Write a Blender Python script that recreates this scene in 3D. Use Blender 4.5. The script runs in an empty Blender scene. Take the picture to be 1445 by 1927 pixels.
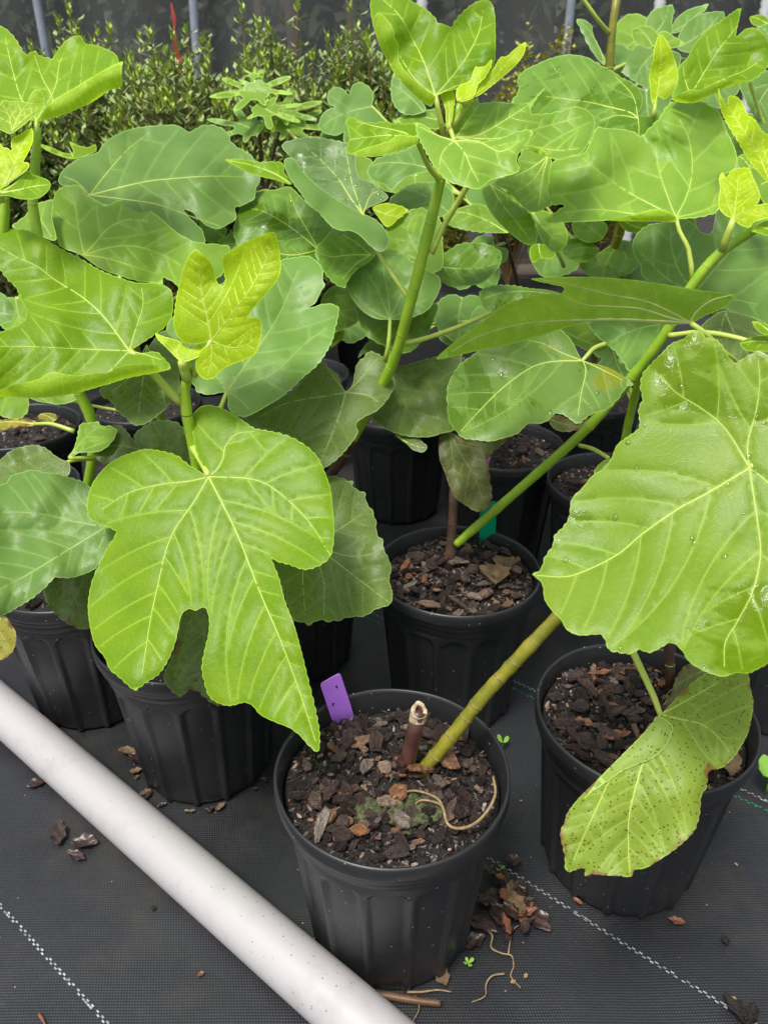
import bpy, math, random
import numpy as np
from mathutils import Vector, Matrix, Euler
from mathutils.geometry import delaunay_2d_cdt

# ------------------------------------------------------------------ camera, sky, sun, exposure
SC = bpy.context.scene
COL = SC.collection
FPX, CX, CY, H = 1480.0, 722.5, 963.5, 0.93          # focal length (photo pixels), centre, camera height
PITCH = math.radians(29.0)
S, Cc = math.sin(PITCH), math.cos(PITCH)
cam_d = bpy.data.cameras.new('camera'); cam = bpy.data.objects.new('camera', cam_d); COL.objects.link(cam)
cam_d.sensor_fit = 'VERTICAL'; cam_d.sensor_height = 36.0; cam_d.lens = FPX / 1927.0 * 36.0
cam_d.clip_start = 0.01; cam_d.clip_end = 500
cam.location = (0, 0, H); cam.rotation_euler = (math.pi / 2 - PITCH, 0, 0)
SC.camera = cam
cam_d.dof.use_dof = True; cam_d.dof.focus_distance = 0.92; cam_d.dof.aperture_fstop = 9.5     # a phone's small lens

SUN_EL, SUN_ROT = math.radians(66), math.radians(215)
world = bpy.data.worlds.new('World'); SC.world = world; world.use_nodes = True
wn = world.node_tree.nodes; wl = world.node_tree.links
bg = wn['Background']; sky = wn.new('ShaderNodeTexSky'); sky.sky_type = 'NISHITA'; sky.sun_disc = False
sky.sun_elevation = SUN_EL; sky.sun_rotation = SUN_ROT; sky.dust_density = 3.0; sky.air_density = 1.0
hsv = wn.new('ShaderNodeHueSaturation'); hsv.inputs['Saturation'].default_value = 0.30   # grey overcast
wl.new(sky.outputs[0], hsv.inputs['Color']); wl.new(hsv.outputs[0], bg.inputs[0]); bg.inputs[1].default_value = 0.088
sun_d = bpy.data.lights.new('sun', 'SUN'); sun = bpy.data.objects.new('sun', sun_d); COL.objects.link(sun)
sun_d.energy = 1.5; sun_d.angle = math.radians(16); sun_d.color = (1.0, 0.97, 0.92)
# sky sun_rotation is measured from +Y clockwise seen from above
sdir = Vector((math.sin(SUN_ROT) * math.cos(SUN_EL), math.cos(SUN_ROT) * math.cos(SUN_EL), math.sin(SUN_EL)))
sun.rotation_euler = sdir.to_track_quat('Z', 'Y').to_euler()
SC.view_settings.view_transform = 'Standard'; SC.view_settings.look = 'None'
SC.view_settings.gamma = 1.0; SC.view_settings.exposure = 1.16; SC.view_settings.use_curve_mapping = False
SC.cycles.use_denoising = True
SC.cycles.max_bounces = 8; SC.cycles.transparent_max_bounces = 16; SC.cycles.diffuse_bounces = 4
SC.cycles.sample_clamp_indirect = 8.0

RNG = random.Random(7)
NP = np.random.default_rng(7)

# ------------------------------------------------------------------ helpers
def U(x, y, d):
    """photo pixel + depth along the lens axis -> point in the place"""
    a = (x - CX) / FPX * d; v = (CY - y) / FPX * d
    return (a, Cc * d + S * v, H - S * d + Cc * v)
def G(x, y, z=0.0):
    v = (CY - y) / FPX
    t = (z - H) / (-S + Cc * v)
    return U(x, y, t)
def Gd(x, y, z=0.0):
    return (z - H) / (-S + Cc * (CY - y) / FPX)
def Un(xy, d):
    a = (xy[:, 0] - CX) / FPX * d; v = (CY - xy[:, 1]) / FPX * d
    return np.stack([a, Cc * d + S * v, H - S * d + Cc * v], 1)

CROP = {'A': (0, 0, 2.89), 'B': (400, 0, 2.89), 'C': (900, 0, 2.651), 'D': (0, 400, 2.89), 'E': (400, 400, 2.89),
        'F': (850, 400, 2.4286), 'G': (0, 800, 2.89), 'H': (400, 800, 2.408), 'I': (900, 800, 2.651),
        'J': (0, 1300, 2.408), 'K': (450, 1250, 2.627), 'L': (900, 1200, 2.651), 'T': (0, 0, 1.0)}
def px(s):
    out = []; ox, oy, k = CROP['T']
    for t in s.split():
        if t in CROP: ox, oy, k = CROP[t]
        else:
            q = [float(v) for v in t.split(',')]
            out.append((ox + q[0] / k, oy + q[1] / k) + tuple(q[2:]))
    return out

def empty(name, loc, label=None, cat=None, group=None):
    o = bpy.data.objects.new(name, None); COL.objects.link(o); o.location = loc; o.empty_display_size = 0.02
    tag(o, label, cat, group); return o
def tag(o, label=None, cat=None, group=None, kind=None):
    if label: o['label'] = label
    if cat: o['category'] = cat
    if group: o['group'] = group
    if kind: o['kind'] = kind
    return o
def wloc(o):
    v = Vector((0, 0, 0))
    while o is not None: v = v + o.location; o = o.parent
    return v
def mesh(name, verts, faces, mats, parent=None, smooth=True, midx=None, uv=None, attr=None):
    """world-space vertices -> one mesh object (child of parent when given)"""
    me = bpy.data.meshes.new(name)
    off = wloc(parent) if parent is not None else Vector((0, 0, 0))
    v = np.asarray(verts, dtype=float) - np.array(off)
    me.from_pydata(v.tolist(), [], faces if isinstance(faces, list) else faces.tolist())
    for m in (mats if isinstance(mats, (list, tuple)) else [mats]): me.materials.append(m)
    if midx is not None: me.polygons.foreach_set('material_index', np.asarray(midx, dtype=np.int32))
    if smooth: me.polygons.foreach_set('use_smooth', [True] * len(me.polygons))
    if uv is not None:
        lay = me.uv_layers.new(name='UVMap')
        li = np.empty(len(me.loops), dtype=np.int32); me.loops.foreach_get('vertex_index', li)
        lay.data.foreach_set('uv', np.asarray(uv, dtype=np.float32)[li].ravel())
    if attr is not None:
        for k, a in attr.items():
            at = me.attributes.new(k, 'FLOAT', 'POINT'); at.data.foreach_set('value', np.asarray(a, dtype=np.float32))
    me.update()
    o = bpy.data.objects.new(name, me); COL.objects.link(o)
    if parent is not None: o.parent = parent
    return o

def catmull(P, step, closed=False):
    P = np.asarray(P, float); n = len(P)
    if n < 3 and not closed:
        m = max(2, int(np.linalg.norm(P[1] - P[0]) / step) + 1)
        return P[0] + (P[1] - P[0]) * np.linspace(0, 1, m)[:, None]
    out = []
    segs = n if closed else n - 1
    for i in range(segs):
        if closed: p0, p1, p2, p3 = P[(i - 1) % n], P[i], P[(i + 1) % n], P[(i + 2) % n]
        else: p0, p1, p2, p3 = P[max(i - 1, 0)], P[i], P[i + 1], P[min(i + 2, n - 1)]
        L = np.linalg.norm((p2 - p1)[:2]) if P.shape[1] > 3 else np.linalg.norm(p2 - p1)
        m = max(1, int(round(L / step)))
        # centripetal-like tangents, limited by segment length
        t = (np.arange(m) / m)[:, None]
        l01 = max(np.linalg.norm(p1 - p0), 1e-6); l23 = max(np.linalg.norm(p3 - p2), 1e-6); l12 = max(np.linalg.norm(p2 - p1), 1e-6)
        m1 = (p2 - p0) / (l01 + l12) * l12; m2 = (p3 - p1) / (l23 + l12) * l12
        h = 2 * t**3 - 3 * t**2 + 1
        out.append(h * p1 + (t**3 - 2 * t**2 + t) * m1 + (-2 * t**3 + 3 * t**2) * p2 + (t**3 - t**2) * m2)
    if not closed: out.append(P[-1:])
    return np.concatenate(out)

def tube_geo(P, R, sides=8, cap=True, wob=0.0):
    P = np.asarray(P, float); R = np.asarray(R, float); n = len(P)
    T = np.gradient(P, axis=0); T /= np.linalg.norm(T, axis=1)[:, None] + 1e-12
    ref = np.array([0, 0, 1.0]) if abs(T[0][2]) < 0.9 else np.array([1.0, 0, 0])
    a = np.cross(T[0], ref); a /= np.linalg.norm(a)
    V = []
    th = np.linspace(0, 2 * np.pi, sides, endpoint=False)
    for i in range(n):
        a = a - T[i] * (a @ T[i]); a /= np.linalg.norm(a); b = np.cross(T[i], a)
        rr = R[i] * (1 + wob * NP.normal(size=sides)) if wob else R[i] * np.ones(sides)
        V.append(P[i] + (np.cos(th)[:, None] * a + np.sin(th)[:, None] * b) * rr[:, None])
    V = np.concatenate(V); F = []
    for i in range(n - 1):
        for j in range(sides):
            k = (j + 1) % sides
            F.append([i * sides + j, i * sides + k, (i + 1) * sides + k, (i + 1) * sides + j])
    if cap:
        F.append(list(range(sides))[::-1]); F.append([(n - 1) * sides + j for j in range(sides)])
    return V, F
def pxtube(name, pts, mat, parent, sides=8, step=0.006, knots=None, wob=0.0):
    """pts: (px, py, depth, radius) list"""
    Q = np.array([U(p[0], p[1], p[2]) + (p[3],) for p in pts])
    Q = catmull(Q, step)
    V, F = tube_geo(Q[:, :3], Q[:, 3], sides, wob=wob)
    return mesh(name, V, F, mat, parent)
def wtube(name, P, R, mat, parent, sides=6, step=0.004):
    Q = np.concatenate([np.asarray(P, float), np.asarray(R, float)[:, None]], 1)
    Q = catmull(Q, step)
    V, F = tube_geo(Q[:, :3], Q[:, 3], sides)
    return mesh(name, V, F, mat, parent)
class MB:
    """collects geometry for one mesh"""
    def __init__(self): self.v = []; self.f = []; self.m = []; self.n = 0
    def add(self, V, F, mi=0):
        V = np.asarray(V, float)
        self.v.append(V); self.f += [[i + self.n for i in f] for f in F]; self.m += [mi] * len(F); self.n += len(V)
    def build(self, name, mats, parent=None, smooth=True):
        return mesh(name, np.concatenate(self.v), self.f, mats, parent, smooth, self.m)

# ------------------------------------------------------------------ materials
def new_mat(name):
    m = bpy.data.materials.new(name); m.use_nodes = True
    nt = m.node_tree; b = nt.nodes['Principled BSDF']
    return m, nt, b
def N(nt, typ, **kw):
    n = nt.nodes.new(typ)
    for k, v in kw.items():
        if k.startswith('i_'):
            key = k[2:]; key = int(key) if key.isdigit() else key.replace('_', ' ')
            n.inputs[key].default_value = v
        else: setattr(n, k, v)
    return n
def ramp(nt, stops, interp='LINEAR'):
    r = nt.nodes.new('ShaderNodeValToRGB'); r.color_ramp.interpolation = interp
    e = r.color_ramp.elements
    while len(e) > 1: e.remove(e[0])
    e[0].position = stops[0][0]; e[0].color = tuple(stops[0][1]) + (1,)
    for p, c in stops[1:]:
        x = e.new(p); x.color = tuple(c) + (1,)
    return r
def mixc(nt, fac, a, b, blend='MIX'):
    n = nt.nodes.new('ShaderNodeMix'); n.data_type = 'RGBA'; n.blend_type = blend
    if isinstance(fac, (int, float)): n.inputs[0].default_value = fac
    else: nt.links.new(fac, n.inputs[0])
    for s, i in ((a, 6), (b, 7)):
        if isinstance(s, tuple): n.inputs[i].default_value = s + (1,)
        else: nt.links.new(s, n.inputs[i])
    return n.outputs[2]
def math_n(nt, op, a, b=0.0, clamp=False):
    n = nt.nodes.new('ShaderNodeMath'); n.operation = op; n.use_clamp = clamp
    for s, i in ((a, 0), (b, 1)):
        if isinstance(s, (int, float)): n.inputs[i].default_value = s
        else: nt.links.new(s, n.inputs[i])
    return n.outputs[0]
def v3(s): return tuple(s)

def leaf_mat(name, c1, c2, trans, tfac=0.35, rough=0.45, speck=0.0, speck_col=(0.10, 0.035, 0.012), wet=0.0, line=0.25, bump=0.4, spec=0.30, margin=None, yellow=None, coat=0.08, sheen=0.0):
    m, nt, b = new_mat(name); L = nt.links
    uv = N(nt, 'ShaderNodeUVMap'); oi = N(nt, 'ShaderNodeObjectInfo')
    add = N(nt, 'ShaderNodeVectorMath', operation='ADD'); L.new(uv.outputs[0], add.inputs[0])
    cmb = N(nt, 'ShaderNodeCombineXYZ'); L.new(math_n(nt, 'MULTIPLY', oi.outputs['Random'], 37.0), cmb.inputs[2])
    L.new(cmb.outputs[0], add.inputs[1]); vec = add.outputs[0]
    n1 = N(nt, 'ShaderNodeTexNoise', i_Scale=22.0, i_Detail=3.0); L.new(vec, n1.inputs['Vector'])
    r1 = ramp(nt, [(0.32, (0, 0, 0)), (0.68, (1, 1, 1))]); L.new(n1.outputs[0], r1.inputs[0])
    col = mixc(nt, r1.outputs[0], c1, c2)
    # fine reticulate veins
    vo = N(nt, 'ShaderNodeTexVoronoi', feature='DISTANCE_TO_EDGE', i_Scale=150.0); L.new(vec, vo.inputs['Vector'])
    vo2 = N(nt, 'ShaderNodeTexVoronoi', feature='DISTANCE_TO_EDGE', i_Scale=420.0); L.new(vec, vo2.inputs['Vector'])
    rr = ramp(nt, [(0.0, (1, 1, 1)), (0.10, (0, 0, 0))]); L.new(vo.outputs['Distance'], rr.inputs[0])
    rr2 = ramp(nt, [(0.0, (1, 1, 1)), (0.16, (0, 0, 0))]); L.new(vo2.outputs['Distance'], rr2.inputs[0])
    net = math_n(nt, 'MAXIMUM', rr.outputs[0], math_n(nt, 'MULTIPLY', rr2.outputs[0], 0.45))
    pale = tuple(min(1, 1.9 * x + 0.03) for x in c2)
    col = mixc(nt, math_n(nt, 'MULTIPLY', net, line), col, pale)
    at = N(nt, 'ShaderNodeAttribute', attribute_name='vd')
    halo = ramp(nt, [(0.0, (1, 1, 1)), (0.5, (0, 0, 0))]); L.new(at.outputs['Fac'], halo.inputs[0])
    col = mixc(nt, math_n(nt, 'MULTIPLY', halo.outputs[0], 0.20), col, pale)
    ae = N(nt, 'ShaderNodeAttribute', attribute_name='ed'); re_ = ramp(nt, [(0.03, (0.8, 0.8, 0.8)), (0.06, (0, 0, 0))]); L.new(ae.outputs['Fac'], re_.inputs[0])
    col = mixc(nt, re_.outputs[0], col, tuple(min(1, 1.6 * x + 0.04) for x in c2))
    if yellow:
        ny = N(nt, 'ShaderNodeTexNoise', i_Scale=12.0, i_Detail=2.0); L.new(vec, ny.inputs['Vector'])
        ry = ramp(nt, [(0.62, (0, 0, 0)), (0.74, (1, 1, 1))]); L.new(ny.outputs[0], ry.inputs[0])
        col = mixc(nt, ry.outputs[0], col, yellow)
    if margin:
        am = N(nt, 'ShaderNodeAttribute', attribute_name='ed')
        nm = N(nt, 'ShaderNodeTexNoise', i_Scale=60.0, i_Detail=4.0); L.new(vec, nm.inputs['Vector'])
        rm = ramp(nt, [(0.32, (1, 1, 1)), (0.40, (0, 0, 0))])
        L.new(math_n(nt, 'MULTIPLY', math_n(nt, 'ADD', am.outputs['Fac'], 0.72), nm.outputs[0]), rm.inputs[0])
        col = mixc(nt, rm.outputs[0], col, margin)
    if speck > 0:
        vs = N(nt, 'ShaderNodeTexVoronoi', i_Scale=300.0); L.new(vec, vs.inputs['Vector'])
        rs = ramp(nt, [(0.20, (1, 1, 1)), (0.29, (0, 0, 0))]); L.new(vs.outputs['Distance'], rs.inputs[0])
        ns = N(nt, 'ShaderNodeTexNoise', i_Scale=45.0, i_Detail=2.0); L.new(vec, ns.inputs['Vector'])
        rn = ramp(nt, [(0.56 - 0.30 * speck, (0, 0, 0)), (0.64 - 0.30 * speck, (1, 1, 1))]); L.new(ns.outputs[0], rn.inputs[0])
        sep = N(nt, 'ShaderNodeSeparateColor'); L.new(vs.outputs['Color'], sep.inputs[0])
        gate = math_n(nt, 'GREATER_THAN', sep.outputs[0], 0.30)
        col = mixc(nt, math_n(nt, 'MULTIPLY', math_n(nt, 'MULTIPLY', rs.outputs[0], rn.outputs[0]), gate), col, speck_col)
        nb = N(nt, 'ShaderNodeTexNoise', i_Scale=30.0, i_Detail=6.0, i_Roughness=0.7); L.new(vec, nb.inputs['Vector'])
        rb = ramp(nt, [(0.64, (0, 0, 0)), (0.74, (0.55, 0.55, 0.55))]); L.new(nb.outputs[0], rb.inputs[0])
        col = mixc(nt, math_n(nt, 'MULTIPLY', rb.outputs[0], min(1, speck)), col, speck_col)
    hv = N(nt, 'ShaderNodeHueSaturation')
    L.new(math_n(nt, 'ADD', math_n(nt, 'MULTIPLY', oi.outputs['Random'], 0.24), 0.88), hv.inputs['Value']); L.new(col, hv.inputs['Color'])
    col = hv.outputs[0]
    nr = N(nt, 'ShaderNodeTexNoise', i_Scale=35.0, i_Detail=4.0); L.new(vec, nr.inputs['Vector'])
    ro = math_n(nt, 'ADD', math_n(nt, 'MULTIPLY', nr.outputs[0], 0.14), rough - 0.04)
    if wet > 0:
        wm = N(nt, 'ShaderNodeMapping'); wm.inputs['Scale'].default_value = (1.0, 0.38, 1.0); L.new(vec, wm.inputs[0])
        nw = N(nt, 'ShaderNodeTexNoise', i_Scale=34.0, i_Detail=4.0, i_Roughness=0.6, i_Distortion=0.3); L.new(wm.outputs[0], nw.inputs['Vector'])
        nw2 = N(nt, 'ShaderNodeTexNoise', i_Scale=7.0, i_Detail=1.0); L.new(vec, nw2.inputs['Vector'])
        sw = math_n(nt, 'ADD', math_n(nt, 'MULTIPLY', nw.outputs[0], 0.55), math_n(nt, 'MULTIPLY', nw2.outputs[0], 0.45))
        rw = ramp(nt, [(0.585 - 0.07 * wet, (0, 0, 0)), (0.625 - 0.07 * wet, (1, 1, 1))]); L.new(sw, rw.inputs[0])
        dk = N(nt, 'ShaderNodeHueSaturation', i_Value=0.72, i_Saturation=1.1); L.new(col, dk.inputs['Color'])
        col = mixc(nt, rw.outputs[0], col, dk.outputs[0])
        mr = N(nt, 'ShaderNodeMix'); L.new(rw.outputs[0], mr.inputs[0]); L.new(ro, mr.inputs[2]); mr.inputs[3].default_value = 0.14
        ro = mr.outputs[0]
    L.new(col, b.inputs['Base Color']); L.new(ro, b.inputs['Roughness'])
    b.inputs['Specular IOR Level'].default_value = spec
    b.inputs['Coat Weight'].default_value = coat; b.inputs['Coat Roughness'].default_value = 0.32
    b.inputs['Sheen Weight'].default_value = sheen; b.inputs['Sheen Roughness'].default_value = 0.35
    hgt = math_n(nt, 'SUBTRACT', math_n(nt, 'MULTIPLY', nr.outputs[0], 0.15), math_n(nt, 'MULTIPLY', net, 0.6))
    bp = N(nt, 'ShaderNodeBump', i_Strength=bump, i_Distance=0.0006); L.new(hgt, bp.inputs['Height']); L.new(bp.outputs[0], b.inputs['Normal'])
    tr = N(nt, 'ShaderNodeBsdfTranslucent'); tc = mixc(nt, 0.30, trans, col); L.new(tc, tr.inputs[0]); L.new(bp.outputs[0], tr.inputs['Normal'])
    mx = N(nt, 'ShaderNodeMixShader', i_0=tfac); L.new(b.outputs[0], mx.inputs[1]); L.new(tr.outputs[0], mx.inputs[2])
    L.new(mx.outputs[0], nt.nodes['Material Output'].inputs[0])
    return m

M = {}
def simple(name, col, rough=0.5, col2=None, scale=60.0, bump=0.0, bscale=200.0, spec=0.5, dist=0.001, detail=4.0, coords='Object'):
    m, nt, b = new_mat(name); L = nt.links
    tc = N(nt, 'ShaderNodeTexCoord')
    if col2:
        n1 = N(nt, 'ShaderNodeTexNoise', i_Scale=scale, i_Detail=detail); L.new(tc.outputs[coords], n1.inputs['Vector'])
        r1 = ramp(nt, [(0.35, (0, 0, 0)), (0.65, (1, 1, 1))]); L.new(n1.outputs[0], r1.inputs[0])
        L.new(mixc(nt, r1.outputs[0], col, col2), b.inputs['Base Color'])
    else: b.inputs['Base Color'].default_value = col + (1,)
    b.inputs['Roughness'].default_value = rough; b.inputs['Specular IOR Level'].default_value = spec
    if bump:
        n2 = N(nt, 'ShaderNodeTexNoise', i_Scale=bscale, i_Detail=4.0); L.new(tc.outputs[coords], n2.inputs['Vector'])
        bp = N(nt, 'ShaderNodeBump', i_Strength=bump, i_Distance=dist); L.new(n2.outputs[0], bp.inputs['Height']); L.new(bp.outputs[0], b.inputs['Normal'])
    M[name] = m; return m
M['young'] = leaf_mat('young', (0.35, 0.55, 0.004), (0.45, 0.64, 0.010), (0.58, 0.80, 0.015), 0.46, 0.42, line=0.25, bump=0.5)
M['bright'] = leaf_mat('bright', (0.155, 0.31, 0.004), (0.225, 0.38, 0.008), (0.42, 0.68, 0.008), 0.43, 0.36, line=0.16, bump=0.35)
M['brightw'] = leaf_mat('brightw', (0.16, 0.285, 0.016), (0.215, 0.34, 0.025), (0.38, 0.60, 0.015), 0.38, 0.36, wet=0.75, line=0.09, bump=0.3)
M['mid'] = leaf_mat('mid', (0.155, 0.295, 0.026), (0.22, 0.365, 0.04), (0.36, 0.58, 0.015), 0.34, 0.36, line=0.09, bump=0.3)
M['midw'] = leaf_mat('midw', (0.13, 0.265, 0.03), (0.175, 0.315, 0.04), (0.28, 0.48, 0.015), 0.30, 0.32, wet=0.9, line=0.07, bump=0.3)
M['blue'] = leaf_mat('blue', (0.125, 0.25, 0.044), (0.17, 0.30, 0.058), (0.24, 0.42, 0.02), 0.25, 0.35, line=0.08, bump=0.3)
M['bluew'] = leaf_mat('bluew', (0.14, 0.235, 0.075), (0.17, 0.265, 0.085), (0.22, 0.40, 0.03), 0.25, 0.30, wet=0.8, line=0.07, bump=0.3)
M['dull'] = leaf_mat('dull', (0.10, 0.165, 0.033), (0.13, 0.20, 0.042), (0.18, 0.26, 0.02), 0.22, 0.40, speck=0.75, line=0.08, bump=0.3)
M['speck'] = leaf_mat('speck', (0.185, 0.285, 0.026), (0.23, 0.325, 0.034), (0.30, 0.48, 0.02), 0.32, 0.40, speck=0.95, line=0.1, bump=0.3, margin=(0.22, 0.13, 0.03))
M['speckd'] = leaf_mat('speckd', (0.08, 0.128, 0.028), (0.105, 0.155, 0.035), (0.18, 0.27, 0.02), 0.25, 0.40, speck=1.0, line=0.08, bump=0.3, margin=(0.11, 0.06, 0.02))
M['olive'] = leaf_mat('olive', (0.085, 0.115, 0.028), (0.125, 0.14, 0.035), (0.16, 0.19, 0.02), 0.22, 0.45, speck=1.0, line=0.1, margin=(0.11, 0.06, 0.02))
M['patch'] = leaf_mat('patch', (0.15, 0.275, 0.045), (0.19, 0.32, 0.055), (0.26, 0.46, 0.02), 0.30, 0.32, wet=0.9, line=0.07, bump=0.3, yellow=(0.28, 0.31, 0.015))
M['under'] = leaf_mat('under', (0.20, 0.37, 0.035), (0.25, 0.42, 0.045), (0.36, 0.60, 0.02), 0.48, 0.55, line=0.22, bump=0.5)
M['underb'] = leaf_mat('underb', (0.31, 0.49, 0.025), (0.38, 0.55, 0.04), (0.56, 0.80, 0.015), 0.55, 0.55, line=0.35, bump=0.5)
M['specku'] = leaf_mat('specku', (0.24, 0.36, 0.06), (0.28, 0.40, 0.07), (0.34, 0.52, 0.03), 0.35, 0.5, speck=0.7, line=0.1, bump=0.3)
M['light'] = leaf_mat('light', (0.19, 0.365, 0.034), (0.26, 0.43, 0.052), (0.42, 0.64, 0.02), 0.36, 0.36, line=0.09, bump=0.3)
M['yellowleaf'] = leaf_mat('yellowleaf', (0.26, 0.26, 0.03), (0.31, 0.27, 0.03), (0.35, 0.33, 0.02), 0.35, 0.5, speck=0.8, margin=(0.15, 0.08, 0.02))
SV = {'light': (0.33, 0.47, 0.095), 'young': (0.56, 0.68, 0.08), 'bright': (0.28, 0.45, 0.03), 'brightw': (0.25, 0.39, 0.05), 'mid': (0.26, 0.40, 0.075), 'midw': (0.20, 0.34, 0.065), 'blue': (0.19, 0.31, 0.08), 'bluew': (0.195, 0.30, 0.10),
      'dull': (0.14, 0.20, 0.05), 'speck': (0.24, 0.37, 0.06), 'speckd': (0.125, 0.18, 0.045), 'olive': (0.14, 0.165, 0.045), 'patch': (0.21, 0.34, 0.065), 'under': (0.32, 0.46, 0.09), 'underb': (0.46, 0.62, 0.09), 'yellowleaf': (0.3, 0.3, 0.06)}
simple('vein', (0.62, 0.72, 0.16), 0.5, (0.56, 0.68, 0.13), 80)
simple('veinb', (0.42, 0.53, 0.16), 0.5, (0.38, 0.50, 0.14), 80)
simple('veinu', (0.78, 0.82, 0.36), 0.5, (0.72, 0.78, 0.30), 80)
for _k, _c in SV.items(): simple('side_' + _k, tuple(min(.85, 1.32 * q + .01) for q in _c), 0.45)
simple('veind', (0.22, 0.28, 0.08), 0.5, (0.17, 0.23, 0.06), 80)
def veiny(m, k=0.28):
    nt = m.node_tree; b = nt.nodes['Principled BSDF']; tr = N(nt, 'ShaderNodeBsdfTranslucent'); mx = N(nt, 'ShaderNodeMixShader', i_0=k)
    src = b.inputs['Base Color'].links
    if src: nt.links.new(src[0].from_socket, tr.inputs[0])
    else: tr.inputs[0].default_value = b.inputs['Base Color'].default_value
    nt.links.new(b.outputs[0], mx.inputs[1]); nt.links.new(tr.outputs[0], mx.inputs[2]); nt.links.new(mx.outputs[0], nt.nodes['Material Output'].inputs[0])
for _k in list(M):
    if _k.startswith('vein') or _k.startswith('side_'): veiny(M[_k], 0.35 if _k in ('veinu', 'side_under') else 0.28)
simple('petiole', (0.46, 0.55, 0.10), 0.36, (0.38, 0.50, 0.07), 30, 0.15, 300)
simple('stem_green', (0.22, 0.40, 0.018), 0.34, (0.31, 0.47, 0.03), 45, 0.2, 220)
simple('node_green', (0.27, 0.38, 0.05), 0.5, (0.24, 0.33, 0.05), 150)
simple('stem_olive', (0.16, 0.165, 0.012), 0.36, (0.26, 0.235, 0.022), 60, 0.3, 200)
simple('stem_brown', (0.055, 0.028, 0.018), 0.55, (0.10, 0.055, 0.03), 60, 0.5, 160)
simple('node_scar', (0.26, 0.23, 0.09), 0.6, (0.13, 0.10, 0.05), 150, 0.4, 300)
simple('stub_bark', (0.055, 0.021, 0.018), 0.36, (0.085, 0.038, 0.028), 60, 0.4, 200)
simple('cut_wood', (0.60, 0.52, 0.36), 0.7, (0.30, 0.21, 0.11), 140, 0.4, 260)
simple('pith', (0.10, 0.06, 0.03), 0.8)
simple('soil', (0.007, 0.005, 0.004), 0.7, (0.017, 0.012, 0.009), 160, 1.0, 320, dist=0.004)
simple('moss', (0.035, 0.045, 0.016), 0.8, (0.12, 0.13, 0.05), 260, 1.0, 420, dist=0.003)
simple('dry_root', (0.34, 0.24, 0.12), 0.7, (0.20, 0.13, 0.06), 160)
simple('dead_leaf', (0.06, 0.034, 0.029), 0.34, (0.028, 0.017, 0.015), 90, 0.5, 120)
simple('dead_tan', (0.20, 0.13, 0.065), 0.6, (0.10, 0.06, 0.03), 70, 0.6, 140)
simple('dead_orange', (0.26, 0.10, 0.045), 0.45, (0.13, 0.05, 0.03), 110, 0.3, 140)
simple('twig', (0.17, 0.085, 0.04), 0.5, (0.10, 0.05, 0.025), 60, 0.3, 200)
simple('seedling', (0.22, 0.42, 0.06), 0.5)
simple('tag_purple', (0.54, 0.20, 0.92), 0.45, (0.57, 0.22, 0.95), 40)
simple('tag_green', (0.0, 0.36, 0.18), 0.4, (0.0, 0.40, 0.2), 40)
simple('white_stripe', (0.40, 0.42, 0.43), 0.55, (0.14, 0.15, 0.155), 130)
simple('green_stripe', (0.02, 0.20, 0.12), 0.5, (0.03, 0.26, 0.16), 220)
simple('grey_pipe', (0.22, 0.25, 0.30), 0.45, (0.28, 0.31, 0.36), 20)
simple('white_pole', (0.62, 0.63, 0.64), 0.4)
simple('pale_wood', (0.28, 0.20, 0.14), 0.8, (0.20, 0.14, 0.10), 12)
simple('red_tape', (0.36, 0.045, 0.03), 0.6)
simple('bush_leaf', (0.25, 0.33, 0.11), 0.26, (0.35, 0.42, 0.17), 30)
simple('bush_tip', (0.36, 0.50, 0.05), 0.4, (0.28, 0.42, 0.04), 30)
simple('bush_twig', (0.17, 0.11, 0.04), 0.6)
simple('gold_leaf', (0.46, 0.44, 0.075), 0.5, (0.32, 0.36, 0.06), 10)
simple('wood_leaf', (0.045, 0.07, 0.025), 0.6, (0.10, 0.12, 0.045), 3)
simple('violet_flower', (0.30, 0.22, 0.55), 0.6)
simple('tree_bark', (0.12, 0.09, 0.07), 0.9, (0.20, 0.15, 0.11), 8)
simple('earth', (0.06, 0.048, 0.035), 0.95, (0.10, 0.08, 0.055), 4)
def chip_mat():
    m, nt, b = new_mat('bark'); L = nt.links
    oi = N(nt, 'ShaderNodeObjectInfo'); tc = N(nt, 'ShaderNodeTexCoord')
    r = ramp(nt, [(0.0, (0.02, 0.014, 0.012)), (0.16, (0.06, 0.040, 0.034)), (0.30, (0.125, 0.082, 0.068)), (0.40, (0.03, 0.022, 0.019)), (0.52, (0.19, 0.13, 0.105)),
                  (0.62, (0.06, 0.048, 0.045)), (0.72, (0.33, 0.25, 0.205)), (0.81, (0.42, 0.18, 0.07)), (0.87, (0.46, 0.38, 0.32)), (0.93, (0.04, 0.028, 0.025)), (1.0, (0.11, 0.068, 0.055))])
    L.new(oi.outputs['Random'], r.inputs[0])
    n1 = N(nt, 'ShaderNodeTexNoise', i_Scale=2.2, i_Detail=5.0, i_Roughness=0.65); L.new(tc.outputs['Object'], n1.inputs['Vector'])
    rn = ramp(nt, [(0.3, (0.35, 0.35, 0.35)), (0.7, (1.25, 1.2, 1.15))]); L.new(n1.outputs[0], rn.inputs[0])
    L.new(mixc(nt, 0.85, r.outputs[0], rn.outputs[0], 'MULTIPLY'), b.inputs['Base Color'])
    b.inputs['Roughness'].default_value = 0.38
    bp = N(nt, 'ShaderNodeBump', i_Strength=0.7, i_Distance=0.15); L.new(n1.outputs[0], bp.inputs['Height']); L.new(bp.outputs[0], b.inputs['Normal'])
    M['bark'] = m
chip_mat()
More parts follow.
